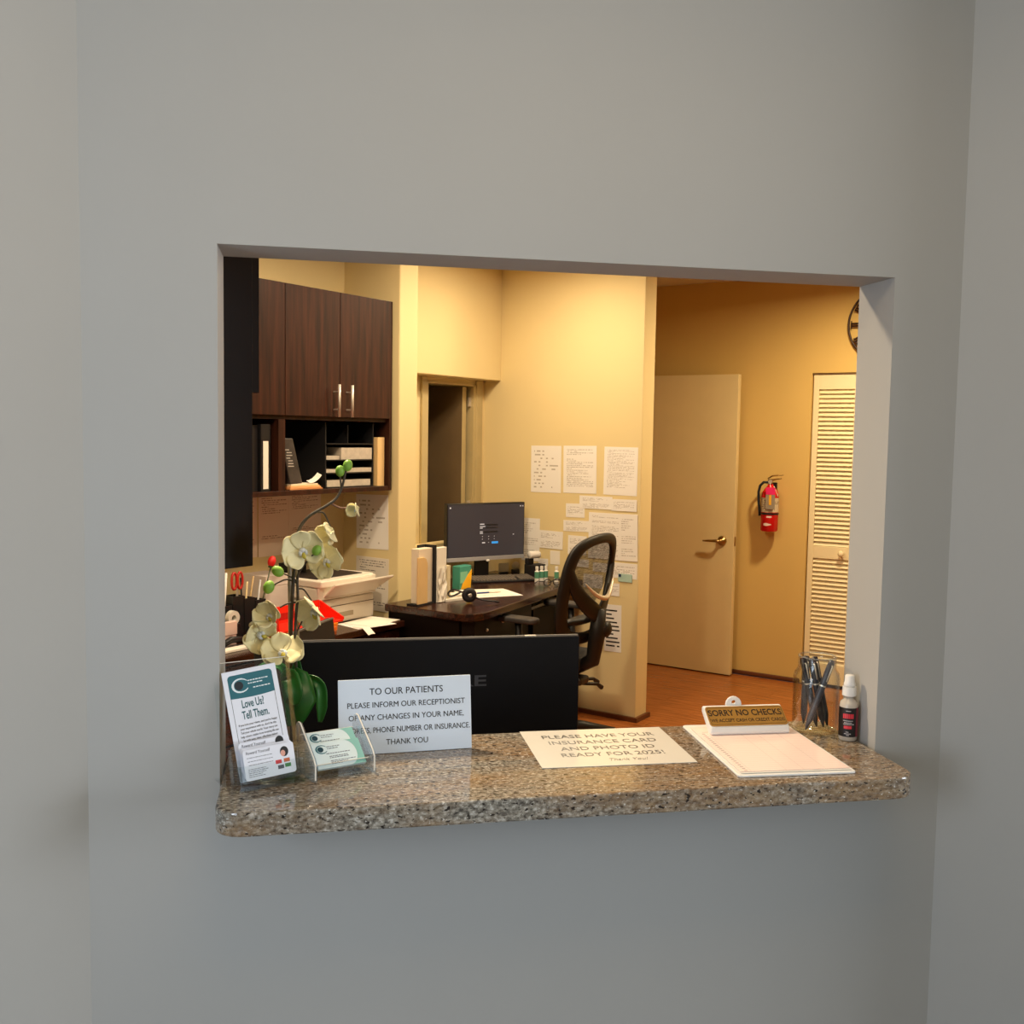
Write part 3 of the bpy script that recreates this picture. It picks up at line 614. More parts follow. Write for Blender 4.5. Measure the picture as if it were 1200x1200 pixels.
t = Thing('flower_pen', 'red rose topped pen leaning out of the organizer', 'pen', 'uv', (1.90, 2.02, DZ+.01))
rp = on_v(318.5, 658, 2.02)
t.part('shaft', BM().tube([(1.900, 2.015, DZ+.015), (rp.x-.006, 2.02, rp.z-.025)], .0032, 8), mat('rose_stem', (70, 76, 50), .5), smooth=True)
t.part('calyx', BM().lathe([(0, 0), (.012, .006), (.010, .016), (.004, .02)], 10, TR(rp.x-.006, 2.02, rp.z-.03)), mat('rose_green', (50, 84, 36), .5), smooth=True)
t.part('bloom', BM().ball((rp.x, 2.02, rp.z), .018, .018, .026, RY(rad(18))), mat('rose_red', (220, 34, 30), .5), smooth=True)
t = Thing('tape_dispenser', 'black tape dispenser with white roll at the left desk end', 'tape dispenser', 'uv', (1.74, 1.95, DZ))
t.part('base', BM().prism([(0, 0), (.11, 0), (.11, .02), (.085, .08), (.02, .08), (0, .02)], 0, .05, TR(1.655, 1.978, DZ+.001) @ RX(rad(90))), BLK, bevel=.002)
t.part('tape_roll', BM().lathe([(.012, -.011), (.03, -.011), (.03, .011), (.012, .011), (.012, -.011)], 20, TR(1.72, 1.953, DZ+.105) @ RX(rad(90))), mat('tape_white', (220, 216, 206), .4), smooth=False)
single('memo_box', 'small pale pink box at the left end of the desk', 'box', BM().box((1.55, 1.90, DZ+.045), (1.70, 1.925, DZ+.10)).box((1.552, 1.902, DZ+.0005), (1.698, 1.923, DZ+.045)), mat('pale_pink_card', (224, 196, 186), .6), 'uv', (1.62, 1.91, DZ), bevel=.002)
t = Thing('stapler', 'small black stapler on the desk near the left jamb', 'stapler', 'uv', (1.66, 1.87, DZ))
t.part('base', BM().box((1.60, 1.855, DZ+.0005), (1.72, 1.885, DZ+.008)), BLK, bevel=.002)
t.part('arm', BM().tube([(1.60, 1.87, DZ+.02), (1.64, 1.87, DZ+.034), (1.73, 1.87, DZ+.026)], [.012, .015, .009], 10), BLK, smooth=True)
single('notepad', 'white notepad lying on the desk at the left', 'notepad', BM().box((1.53, 1.80, DZ+.0005), (1.755, 1.85, DZ+.010)), PAPER, 'uv', (1.64, 1.82, DZ), bevel=.001)

# ================================================================= CORNER DESK
D2 = .78
t = Thing('corner_desk', 'glossy dark wood corner desk under the monitor', 'desk', 'uv', (3.3, 1.8, 0))
pts = [(2.59, 1.44), (2.60, 1.395), (2.63, 1.365), (2.68, 1.35), (2.74, 1.355), (3.955, 1.555), (3.955, VD-.112), (2.85, VD-.112), (2.85, 1.874), (2.59, 1.874)]
t.part('desk_top', BM().prism(pts, D2-.035, D2), VENEERH, bevel=.004, seg=2)
p = t.part('apron', BM().prism([(2.62, 1.43), (2.66, 1.385), (3.3, 1.485), (3.3, 1.51), (2.66, 1.41), (2.645, 1.44)], D2-.13, D2-.0355), ESPR)
for kq in ((2.78, 1.40, D2-.10), (2.95, 1.426, D2-.085)): t.part('knob', BM().ball(kq, .008, .008, .008), STEEL, parent=p, smooth=True)
t.part('end_panel', BM().box((2.61, 1.44, 0), (2.635, 1.865, D2-.0355)), ESPR)
t.part('back_panel', BM().box((2.86, VD-.15, .1), (3.94, VD-.13, D2-.0355)), ESPR)
t.part('keyboard_tray', BM().prism([(3.15, 1.50), (3.75, 1.60), (3.72, 1.85), (3.12, 1.75)], D2-.10, D2-.085), VENEERH)
p = t.part('pedestal', BM().box((3.56, 1.66, 0), (3.94, 2.12, D2-.106)), ESPR)
for z0, z1 in ((.04, .34), (.35, .65)): t.part('drawer', BM().box((3.565, 1.642, z0), (3.935, 1.6595, z1)), ESPR, parent=p, bevel=.002)
t.part('modesty_panel', BM().prism([(2.64, 1.51), (3.55, 1.66), (3.55, 1.68), (2.64, 1.53)], .12, D2-.106), ESPR)

# monitor
mc = UV(3.615, 2.00, 0); MA = rad(22.5)
t = Thing('computer_monitor', 'computer monitor showing a dark login page on the corner desk', 'monitor', MA, (mc.x, mc.y, D2), local=True)
mw, mb, mt = .262, .888-D2, 1.216-D2
t.part('housing', BM().box((-mw, .0, mb), (mw, .035, mt)), BLK, bevel=.004)
t.part('chin', BM().box((-mw+.001, -.004, mb), (mw-.001, .0, mb+.022)), mat('silver_bezel', (176, 178, 186), .35, .3), bevel=.001)
sc = t.part('screen', BM().box((-mw+.008, -.0015, mb+.0225), (mw-.008, .0, mt-.008)), mat('dark_screen', (50, 48, 52), .25, emit=(52, 50, 54), estr=.55, var=.02))
UIW = mat('screen_white', (190, 190, 195), .5, emit=(190, 190, 195), estr=.6); UID = mat('screen_field', (28, 28, 32), .5); UIB = mat('screen_blue', (50, 140, 215), .5, emit=(50, 140, 215), estr=.8)
b = BM()
for x, z, w_, h_ in ((-.045, .205, .028, .005), (-.045, .192, .036, .004), (-.045, .183, .018, .004), (-.045, .162, .018, .004), (-.045, .153, .020, .004), (-.030, .098, .020, .006), (-.03, .135, .004, .003), (-.03, .12, .004, .003), (.012, .135, .004, .003), (.012, .12, .004, .003), (.012, .10, .004, .003), (.05, .135, .004, .003), (.05, .12, .004, .003), (-.245, .30, .008, .008), (.228, .303, .006, .006), (.244, .303, .006, .006), (.18, .14, .007, .005)):
    b.box((x, -.0024, mb+z), (x+w_, -.0016, mb+z+h_))
t.part('screen_text', b, UIW, parent=sc)
t.part('screen_fields', BM().box((-.005, -.0024, mb+.198), (.075, -.0016, mb+.206)).box((-.005, -.0024, mb+.183), (.075, -.0016, mb+.189)).box((-.02, -.0024, mb+.158), (.075, -.0016, mb+.166)), UID, parent=sc)
t.part('screen_button', BM().box((.035, -.0024, mb+.094), (.078, -.0016, mb+.106)), UIB, parent=sc)
t.part('stand', BM().box((-.045, .04, .012), (.045, .062, mb+.08)).box((-.04, .035, mb+.03), (.04, .041, mb+.10)), BLK, bevel=.003)
t.part('foot', BM().prism(rounded(-.125, .125, -.005, .12, .03, .03), .0005, .012), BLK, bevel=.003)
t.part('chin_knob', BM().ball((.01, -.006, mb-.002), .012, .006, .007), WHITEP, smooth=True)

# keyboard
k0 = on_z(554, 684, D2); k1 = on_z(631, 681, D2); ka = math.atan2(k1.y-k0.y, k1.x-k0.x)
kdir = (k1-k0).normalized(); kc = k0
t = Thing('keyboard', 'black keyboard in front of the monitor', 'keyboard', ka, (kc.x, kc.y, D2), local=True)
KW = (k1-k0).length
kp = t.part('case', BM().prism([(0, 0), (.15, 0), (.15, .020), (0, .010)], 0, KW, Matrix(((0, 0, 1, 0), (1, 0, 0, 0), (0, 1, 0, .0005), (0, 0, 0, 1)))), BLKM, bevel=.003)
b = BM(); nk = 20
for r in range(6):
    for c in range(nk):
        x = .012+(KW-.024)*c/nk; y = .012+.022*r; z = .0105+.010*y/.15
        if c in (14, 15) and r in (0, 1, 2) and c == 14: continue
        b.box((x, y, z+.0005), (x+(KW-.024)/nk-.006, y+.014, z+.0065))
kk = t.part('keys', b, mat('key_grey', (124, 116, 108), .45)); kk['kind'] = 'stuff'
t = None

def flat_sheet(name, label, cat, P, a, w_, h_, m, z, group=None, th=.0012):
    b = BM().box((-w_/2, -h_/2, 0), (w_/2, h_/2, th), uvp=(0, 1))
    return single(name, label, cat, b, m, a, (P.x, P.y, z), group=group, local=True)
P = on_z(572, 696, D2)
flat_sheet('desk_sheet', 'lower white sheet under the pen on corner desk', 'paper', P, rad(14), .30, .215, PR[5], D2+.0005)
flat_sheet('desk_sheet', 'upper white sheet with the blue pen on it', 'paper', on_z(566, 694.5, D2), rad(5), .279, .20, PAPER, D2+.0019)
P = on_z(573, 695, D2+.004)
t = Thing('ballpoint_pen', 'blue and silver pen lying on the white desk sheet', 'pen', rad(16), (P.x, P.y, D2+.0075), local=True)
t.part('barrel', BM().tube([(-.07, 0, 0), (-.066, 0, 0), (0, 0, 0)], [.002, .0042, .0042], 8), mat('pen_blue', (40, 66, 130), .35), smooth=True)
t.part('grip', BM().tube([(0, 0, 0), (.05, 0, 0), (.068, 0, 0)], [.0040, .0040, .0015], 8), STEEL, smooth=True)
P = on_z(583, 677.5, D2)
flat_sheet('desk_sheet', 'crumpled note pile behind the keyboard', 'paper', on_z(578, 673, D2+.02), rad(20), .13, .05, PR[4], D2+.0005, th=.006)
# file sorter and holders at the left end
t = Thing('file_sorter', 'dark file sorter holding folders at the left end of the corner desk', 'organizer', 'uv', (2.69, 1.73, D2))
t.part('divider', BM().box((2.752, 1.695, D2+.0005), (2.764, 1.765, D2+.285)), BLKM)
t.part('base', BM().box((2.625, 1.695, D2+.0005), (2.752, 1.765, D2+.008)), BLKM)
t.part('back', BM().box((2.70, 1.757, D2+.0085), (2.7518, 1.765, D2+.285)), BLKM)
single('file_folder', 'tan manila folder standing in front of the dark sorter', 'folder', BM().prism([(2.627, 0), (2.70, 0), (2.70, .19), (2.69, .215), (2.67, .225), (2.627, .225)], 0, .010, TR(0, 1.706, D2+.0085) @ RX(rad(90))), MANILA, 'uv', (2.69, 1.66, D2), group='folders in the sorter', bevel=.002)
single('paper_stack', 'upright white papers in the dark sorter', 'paper', BM().box((2.645, 1.708, D2+.0085), (2.750, 1.755, D2+.272)), mat('sorter_paper', (226, 212, 190), .7, var=.05), 'uv', (2.75, 1.74, D2), bevel=.002)
t = Thing('paper_holder', 'white upright paper holder with crumpled sheets beside the sorter', 'holder', 'uv', (2.80, 1.69, D2))
t.part('tall_sheets', BM().box((2.770, 1.695, D2+.0005), (2.845, 1.72, D2+.270)), PAPER, bevel=.002)
b = BM(); random.seed(3)
b.grid([[(2.770+.062*i/6+random.uniform(-.004, .004), 1.686+random.uniform(-.008, .004), D2+.004+.17*j/6) for i in range(7)] for j in range(7)]); random.seed(11)
t.part('crumpled_sheet', b, PAPER, solid=.002)
t.part('side_card', BM().box((2.848, 1.69, D2+.0005), (2.872, 1.72, D2+.175)), mat('cream_card', (222, 208, 172), .6))
# teal and yellow box
P = on_zuv(541, 690, D2)
t = Thing('tissue_pack', 'teal and yellow printed upright pack on the corner desk', 'box', 'uv', (P.x, P.y, D2))
t.part('carton', BM().box((P.x-.045, P.y-.02, D2+.0005), (P.x+.06, P.y+.03, D2+.125)), mat('teal_card', (60, 140, 124), .4), bevel=.004)
t.part('yellow_panel', BM().prism([(.005, 0), (.09, 0), (.10, .10), (.055, .065), (.02, .03)], 0, .003, TR(P.x-.04, P.y-.0202, D2+.002) @ RX(rad(90))), mat('yellow_card', (240, 178, 30), .4))
t.part('pale_panel', BM().box((P.x-.042, P.y-.0225, D2+.035), (P.x+.02, P.y-.0206, D2+.095)), mat('pale_teal_print', (120, 180, 150), .4))
# notes below the monitor
for (x0, y0, x1, y1, lab) in ((545.5, 663.5, 554.5, 671.5, 'small white note card under left of monitor'), (583.5, 660, 597, 670.5, 'square pale note card under the monitor')):
    P = on_z((x0+x1)/2, y1+2, D2); d = (on_z(x1, y1+2, D2)-on_z(x0, y1+2, D2)).length; h_ = d*(y1-y0)/(x1-x0)
    t = Thing('note_card', lab, 'card', MA, (P.x, P.y, D2), local=True, group='note cards under the monitor')
    t.part('card', BM().box((-d/2, 0, .012), (d/2, .002, .012+h_)), mat('note_paper', (214, 204, 178), .7))
    t.part('holder', BM().box((-d*.35, -.012, .0005), (d*.35, .02, .0118)), BLK)
# desk clutter at right: tape rolls, black caddy, small bottles, glasses
P = on_z(627, 676, D2)
t = Thing('pen_caddy', 'black caddy beside the keyboard', 'caddy', MA, (P.x, P.y, D2), local=True)
t.part('caddy_body', BM().box((-.055, -.03, .0005), (.055, .035, .075)).box((-.055, .0, .0752), (-.01, .03, .11)), BLKM, bevel=.004)
P2 = P
def roll(label, x, y, z, r, w_, m, depthP):
    q = ray(x, y); tt = ((depthP-CAM).dot(_fw)); Q = CAM+q*tt
    single('tape_roll', label, 'tape', BM().lathe([(r*.4, -w_/2), (r, -w_/2), (r, w_/2), (r*.4, w_/2), (r*.4, -w_/2)], 18, RZ(rad(20)) @ RX(rad(90))), m, 'xy', Q, local=True, group='rolls on the black caddy')
sv = on_zuv(628, 676, D2)
single('paper_roll', 'white paper roll on top of the black caddy', 'roll', BM().lathe([(0, -.035), (.020, -.035), (.022, -.03), (.022, .03), (.020, .035), (0, .035)], 18, RZ(rad(22)) @ RY(rad(90))), WHITEP, 'xy', (P.x-.012, P.y-.02, D2+.1325), local=True, smooth=True)
P = on_z(604, 671, D2)
t = Thing('desk_clock', 'small round pale clock on a black foot under the monitor', 'clock', MA, (P.x, P.y, D2), local=True)
t.part('dial', BM().lathe([(0, -.006), (.024, -.006), (.026, 0), (.024, .008), (0, .008)], 18, TR(0, 0, .042) @ RX(rad(90))), mat('pale_dial', (206, 196, 176), .4), smooth=True)
t.part('foot', BM().box((-.02, -.012, .0005), (.02, .015, .02)), BLK)
for i, (x, y) in enumerate(((629, 682), (634.5, 681.5), (639.5, 681), (652, 682))):
    P = on_z(x, y, D2)
    t = Thing('small_bottle', ['leftmost teal labelled bottle right of the keyboard', 'second teal labelled bottle right of the keyboard', 'third teal labelled bottle right of the keyboard', 'teal labelled bottle close to the chair back'][i], 'bottle', MA, (P.x, P.y-.0, D2), local=True, group='teal labelled bottles')
    t.part('bottle_body', BM().lathe([(0, .0005), (.0125, .0005), (.0125, .06), (.007, .066), (.007, .07), (0, .07)], 14), WHITEP, smooth=False)
    t.part('label_band', BM().lathe([(.0128, .022), (.0131, .022), (.0131, .058), (.0128, .058), (.0128, .022)], 14), mat('teal_label', (86, 150, 122), .5))
    t.part('cap', BM().lathe([(0, .0702), (.009, .0702), (.009, .088), (0, .088)], 12), WHITEP)
P = on_z(647, 687, D2)
t = Thing('eyeglasses', 'dark framed glasses lying by the little bottles', 'glasses', MA, (P.x, P.y, D2), local=True)
for s_ in (-1, 1):
    t.part('rim', BM().tube([(s_*.032+.024*math.cos(a), 0, .022+.018*math.sin(a)) for a in [2*math.pi*i/14 for i in range(14)]], .0028, 6, closed=True), BLK, smooth=True)
    t.part('temple', BM().tube([(s_*.056, 0, .03), (s_*.055, .06, .024), (s_*.05, .10, .004)], .0025, 6), BLK)
t.part('bridge', BM().tube([(-.008, 0, .026), (.008, 0, .026)], .0025, 6), BLK)
# headset
P = on_z(548, 708, D2)
t = Thing('headset', 'black phone headset resting at the desk edge', 'headset', rad(10), (P.x+.012, P.y+.03, D2), local=True)
t.part('ear_cushion', BM().lathe([(.006, -.014), (.034, -.014), (.037, 0), (.034, .012), (.012, .014), (.006, .006)], 20, TR(0, 0, .040) @ RZ(rad(-15)) @ RX(rad(90))), BLKM, smooth=True)
t.part('headband', BM().tube([(-.005+(-.075)*math.sin(a), .02+.09*math.sin(a*.5), .04+.02*math.sin(a*2)) for a in [math.pi*i/12 for i in range(13)]], .005, 8), BLK, smooth=True)
t.part('microphone_boom', BM().tube([(.02, -.012, .03), (.06, -.03, .018), (.11, -.05, .012), (.135, -.056, .008)], [.005, .004, .004, .006], 8), BLK, smooth=True)
t.part('hub', BM().ball((0, -.016, .04), .010, .004, .010), STEEL, smooth=True)
P = on_z(531, 704, D2)
for i, lab in enumerate(('lower pale folded paper beside the headset', 'upper pale folded paper beside the headset')):
    flat_sheet('desk_sheet', lab, 'paper', on_z(529+2*i, 703-2*i, D2), rad(30-25*i), .12, .075, PAPER, D2+.0006+.012*i, th=.011)

# ================================================================= MESH TASK CHAIR
CH = UV(3.225, 1.36, 0)
t = Thing('task_chair', 'black mesh-back task chair at the corner desk', 'chair', rad(45+3), (CH.x, CH.y, 0), local=True)
MESHM, N, L, Pn = newmat('chair_mesh')
tc = N.new('ShaderNodeTexCoord'); mp = N.new('ShaderNodeMapping'); mp.inputs['Scale'].default_value = (30, 30, 240); L.new(tc.outputs['Object'], mp.inputs[0])
nz = N.new('ShaderNodeTexNoise'); nz.inputs['Scale'].default_value = 1.0; nz.inputs['Detail'].default_value = 3; L.new(mp.outputs[0], nz.inputs['Vector'])
rr = N.new('ShaderNodeMapRange'); rr.inputs[1].default_value = .3; rr.inputs[2].default_value = .7; rr.inputs[3].default_value = .52; rr.inputs[4].default_value = .86; L.new(nz.outputs['Fac'], rr.inputs[0])
tr = N.new('ShaderNodeBsdfTransparent'); mx = N.new('ShaderNodeMixShader'); L.new(rr.outputs[0], mx.inputs[0]); L.new(tr.outputs[0], mx.inputs[1]); L.new(Pn.outputs[0], mx.inputs[2]); L.new(mx.outputs[0], N['Material Output'].inputs[0])
Pn.inputs['Base Color'].default_value = srgb(46, 40, 36); Pn.inputs['Roughness'].default_value = .8
FRM = mat('chair_frame_black', (18, 16, 15), .5, var=.08)
FAB = mat('chair_seat_fabric', (26, 25, 26), .9, var=.2, scale=80)
def backpt(x, z):                                    # rear of the chair: leans back, sides wrap forward
    return Vector((x, -.235-.16*(z-.60)+.75*x*x, z))
# parts of the back
out = [(-.16, .600), (-.215, .64), (-.235, .74), (-.238, .86), (-.232, .97), (-.215, 1.05), (-.17, 1.105), (-.08, 1.13), (0, 1.135), (.08, 1.13), (.17, 1.105), (.215, 1.05), (.232, .97), (.238, .86), (.235, .74), (.215, .64), (.16, .600), (.08, .585), (0, .58), (-.08, .585)]
out = [(q[0]*1.16, q[1]) for q in out]
def inner(q, k=1.0): return (q[0]*(1-.062*k/.238), .86+(q[1]-.86)*(1-(.050 if q[1] > .86 else .060)*k/.275))
bf = [[backpt(*inner(q, k))+Vector((0, -.012*math.sin(math.pi*k), 0)) for q in out+out[:1]] for k in (0, .5, 1)]
b = BM().grid(bf); bmesh.ops.remove_doubles(b.bm, verts=b.bm.verts, dist=.0005)
t.part('back_frame', b, FRM, smooth=True, solid=.030, subd=2)
for s_ in (-1, 1):
    arm = [(.240, 1.0, .016), (.215, .92, .030), (.165, .845, .040), (.10, .785, .046), (.035, .745, .045), (-.012, .72, .045)]
    rws = []
    for i, (ax, az, aw) in enumerate(arm):
        p0_, p1_ = arm[max(i-1, 0)], arm[min(i+1, len(arm)-1)]; tx, tz = p1_[0]-p0_[0], p1_[1]-p0_[1]; ln_ = math.hypot(tx, tz); nx_, nz_ = -tz/ln_, tx/ln_
        rws.append([backpt(s_*(ax+nx_*aw*k), az+nz_*aw*k)+Vector((0, -.008-.045*(1-abs(ax)/.228)-.008*(1-k*k), 0)) for k in (-1, 0, 1)])
    t.part('spine_arm', BM().grid(rws), FRM, smooth=True, solid=.026, subd=2)
vin = [(-.19, .95), (-.16, .905), (-.11, .858), (-.055, .823), (0, .811), (.055, .823), (.11, .858), (.16, .905), (.19, .95)]
t.part('silver_accent', BM().tube([backpt(*q)+Vector((0, -.078+.22*abs(q[0]), 0)) for q in vin[1:8]], [.003, .009, .013, .015, .013, .009, .003], 8), mat('satin_silver', (226, 214, 194), .35, .3), smooth=True, subd=1)
rows = []
for i in range(15):
    z = .79+.325*i/14
    hw = .02+.225*min(1, (z-.78)/.17)**.8 if z < .95 else (.245 if z < 1.0 else .245-.10*((z-1.0)/.115)**2)
    rows.append([backpt(hw*(j/6-1), z) for j in range(13)])
t.part('back_mesh', BM().grid(rows), MESHM, smooth=True)
t.part('spine', BM().tube([backpt(0, .76)+Vector((0, -.05, 0)), backpt(0, .62)+Vector((0, -.06, 0)), (0, -.28, .50), (0, -.16, .43)], [.034, .042, .038, .03], 10), FRM, smooth=True)
t.part('lumbar_adjuster', BM().ball((.03, -.335, .655), .040, .026, .040), FRM, smooth=True)
t.part('lumbar_pad', BM().tube([backpt(x, .70+.0*x)+Vector((0, .02, 0)) for x in (-.19, -.1, 0, .1, .19)], [.02, .035, .038, .035, .02], 10, flat=.6), FRM, smooth=True)
b = BM().prism(rounded(-.25, .25, -.23, .26, .10, .07), .44, .505); t.part('seat', b, FAB, bevel=.022, seg=4, smooth=True)
t.part('seat_pan', BM().prism(rounded(-.20, .20, -.19, .20, .06, .06), .415, .4395), FRM, bevel=.006)
t.part('tilt_mechanism', BM().box((-.09, -.15, .355), (.09, .08, .4145)).box((-.05, -.24, .37), (.05, -.15, .41)), FRM, bevel=.012)
for q in ((.11, -.10, .38), (.135, -.16, .375), (.10, -.20, .36)): t.part('lever', BM().tube([(.05, q[1], q[2]), (q[0]+.06, q[1]-.03, q[2]-.02), (q[0]+.10, q[1]-.035, q[2]-.045)], [.008, .009, .013], 8), FRM, smooth=True)
t.part('gas_column', BM().tube([(0, -.02, .36), (0, -.02, .22), (0, -.02, .219), (0, -.02, .09)], [.018, .018, .028, .028], 14), FRM)
for s_ in (-1, 1):
    t.part('arm_post', BM().tube([(s_*.20, -.03, .43), (s_*.265, -.03, .45), (s_*.275, -.02, .55), (s_*.275, -.01, .700)], [.018, .020, .020, .017], 10), FRM, smooth=True)
    t.part('arm_pad', BM().prism(rounded(s_*.275-.042, s_*.275+.042, -.12, .15, .038, .038), .7005, .728), mat('arm_pad_grey', (58, 54, 52), .55), bevel=.009, seg=3, smooth=True)
for i in range(5):
    a = rad(-52+72*i); c, s_ = math.cos(a), math.sin(a)
    lg = t.part('base_leg', BM().tube([(0.02*c, -.02+.02*s_, .130), (.18*c, -.02+.18*s_, .125), (.36*c, -.02+.36*s_, .090)], [.032, .028, .021], 8), FRM, smooth=True)
    x, y = .36*c, -.02+.36*s_
    for o_ in (-.014, .014): t.part('caster_wheel', BM().lathe([(0, -.009), (.024, -.009), (.026, 0), (.024, .009), (0, .009)], 16, TR(x-s_*o_, y+c*o_, .0262) @ RZ(a) @ RX(rad(90))), BLK, parent=lg, smooth=True)
    t.part('caster_fork', BM().tube([(x, y, .08), (x, y, .03)], [.010, .006], 8), FRM, parent=lg)

# ================================================================= HALL OBJECTS
# fire extinguisher
E0 = on_u(902, 600, 5.415); ev, ez = E0.y-.003, .998; eu = 5.405
t = Thing('fire_extinguisher', 'red fire extinguisher with pink tag hung on the hall wall', 'fire extinguisher', 'uv', (eu, ev, ez))
REDP = mat('extinguisher_red', (206, 18, 22), .25); r = .056
t.part('cylinder', BM().lathe([(0, 0), (r-.008, 0), (r, .008), (r, .235), (r-.006, .262), (r-.022, .285), (.020, .298), (.018, .31), (0, .31)], 28, TR(eu, ev, ez)), REDP, smooth=True)
b = BM(); n = 18
LBL = printed('extinguisher_label', paper=(206, 190, 160), ink=(90, 70, 60), rows=9, seed=3.3, dens=.3, cols=26, gap=.1, left=.02, right=.98)
A0, A1 = rad(105), rad(295)
g = [[b.bm.verts.new((eu+(r+.0008)*math.cos(A0+(A1-A0)*i/n), ev+(r+.0008)*math.sin(A0+(A1-A0)*i/n), ez+z)) for i in range(n+1)] for z in (.128, .222)]
for i in range(n):
    f = b.bm.faces.new((g[0][i], g[0][i+1], g[1][i+1], g[1][i]))
    for l, q in zip(f.loops, ((i/n, 0), ((i+1)/n, 0), ((i+1)/n, 1), (i/n, 1))): l[b.uvl].uv = q
t.part('label_band', b, LBL, smooth=True)
t.part('strap', BM().lathe([(r, .112), (r+.003, .112), (r+.003, .124), (r, .124), (r, .112)], 28, TR(eu, ev, ez)), BLK)
b = BM()
for zc, w_, h_ in ((.098, .034, .010), (.048, .052, .020)):
    nn = 8; off = rad(196) if w_ < .04 else rad(186)
    rowsA = []
    for k in range(nn+1):
        a = off+(w_/r)*(k/nn-.5); hh = h_/2*(1 if w_ < .04 else (1-abs(k/nn-.35)*1.2)); hh = max(hh, .0015)
        rowsA.append((a, hh))
    b.grid([[(eu+(r+.0008)*math.cos(a), ev+(r+.0008)*math.sin(a), ez+zc+s_*hh) for (a, hh) in rowsA] for s_ in (-1, 1)])
t.part('white_marks', b, mat('label_white', (230, 210, 200), .5))
t.part('valve', BM().lathe([(0, .3102), (.014, .3102), (.016, .325), (.012, .345), (0, .345)], 14, TR(eu, ev, ez)), BRASS, smooth=True)
t.part('carry_handle', BM().tube([(eu, ev+.015, ez+.337), (eu-.005, ev-.02, ez+.34), (eu-.008, ev-.075, ez+.352)], [.009, .009, .006], 8, flat=.6), BRASS, smooth=True)
t.part('squeeze_lever', BM().tube([(eu, ev+.018, ez+.348), (eu, ev-.01, ez+.366), (eu-.008, ev-.085, ez+.374)], [.008, .008, .007], 8, flat=.6), BRASS, smooth=True)
t.part('gauge', BM().lathe([(0, 0), (.014, 0), (.014, .008), (0, .008)], 14, TR(eu-.014, ev-.004, ez+.328) @ RXU), STEEL)
hp = [(eu, ev+.016, ez+.322), (eu-.005, ev+.045, ez+.322), (eu-.01, ev+.066, ez+.30), (eu-.012, ev+.075, ez+.26), (eu-.012, ev+.074, ez+.20), (eu-.010, ev+.066, ez+.14), (eu-.008, ev+.062, ez+.10)]
t.part('hose', BM().tube(hp, [.008, .009, .009, .009, .009, .009, .011], 10), BLKM, smooth=True)
TG = (eu-.066, ev-.022, ez)
tgp = t.part('inspection_tag', BM().box((TG[0], TG[1]-.034, ez+.150), (TG[0]+.001, TG[1]+.028, ez+.245)), printed('tag_print', paper=(150, 138, 120), ink=(90, 74, 60), rows=12, seed=1.9, dens=.3, cols=20, gap=.1, left=.02, right=.98))
t.part('tag_head', BM().box((TG[0]-.0008, TG[1]-.034, ez+.245), (TG[0]+.001, TG[1]+.028, ez+.292)), mat('tag_pink', (236, 34, 110), .5), parent=tgp)
t.part('tag_tie', BM().tube([(eu-.012, ev, ez+.325), (TG[0], TG[1]-.002, ez+.288)], .0016, 6), WHITEP, parent=tgp)
t.part('tag_stripe', BM().box((TG[0]-.0009, TG[1]-.010, ez+.178), (TG[0]-.0001, TG[1]+.006, ez+.243)), mat('tag_yellow', (240, 176, 40), .5), parent=tgp)
t.part('pull_pin', BM().tube([(eu-.02, ev-.030, ez+.30), (eu-.02, ev-.06, ez+.235)], .003, 6), mat('pin_pale', (220, 200, 170), .4))
t.part('wall_bracket', BM().box((eu+r, ev-.02, ez+.05), (UH, ev+.02, ez+.32)), BLK)
# wall clock with scroll-cut ring
ck = on_u(993.5, 381, 5.455); Rk = .235; cv, cz = ck.y-Rk, ck.z
t = Thing('wall_clock', 'round dark metal openwork clock half hidden by the right jamb', 'clock', 'uv', (5.455, cv, cz))
DKB = mat('dark_bronze', (52, 30, 20), .45, .3)
def ring(R_, r_, n=48): return BM().tube([(5.455, cv+R_*math.cos(2*math.pi*i/n), cz+R_*math.sin(2*math.pi*i/n)) for i in range(n)], r_, 6, closed=True)
t.part('outer_ring', ring(Rk-.006, .007), DKB, smooth=True)
t.part('inner_ring', ring(.125, .005), DKB, smooth=True)
for h_ in range(12):
    a = rad(30*h_); b = BM(); ca, sa = math.cos(a), math.sin(a)
    for k, off in enumerate((-.016, 0, .016) if h_ % 2 else (-.008, .008)):
        p0 = (5.455, cv+ca*.135-sa*off, cz+sa*.135+ca*off); p1 = (5.455, cv+ca*.215-sa*off, cz+sa*.215+ca*off); b.tube([p0, p1], .0055, 6)
    for rr_ in (.135, .212): b.tube([(5.455, cv+ca*rr_-sa*q, cz+sa*rr_+ca*q) for q in (-.024, .024)], .004, 6)
    t.part('numeral', b, DKB)
for a, l_ in ((rad(100), .08), (rad(20), .11)): t.part('hand', BM().tube([(5.45, cv, cz), (5.45, cv+l_*math.cos(a), cz+l_*math.sin(a))], [.006, .002], 6), DKB)
t.part('hub', BM().lathe([(0, 0), (.04, 0), (.04, .015), (0, .018)], 18, TR(5.468, cv, cz) @ RXU), DKB)
t.part('mount', BM().tube([(5.455, cv, cz+.228), (UH, cv, cz+.228)], .005, 6).tube([(5.455, cv-.01, cz), (UH, cv-.01, cz)], .01, 8), DKB)

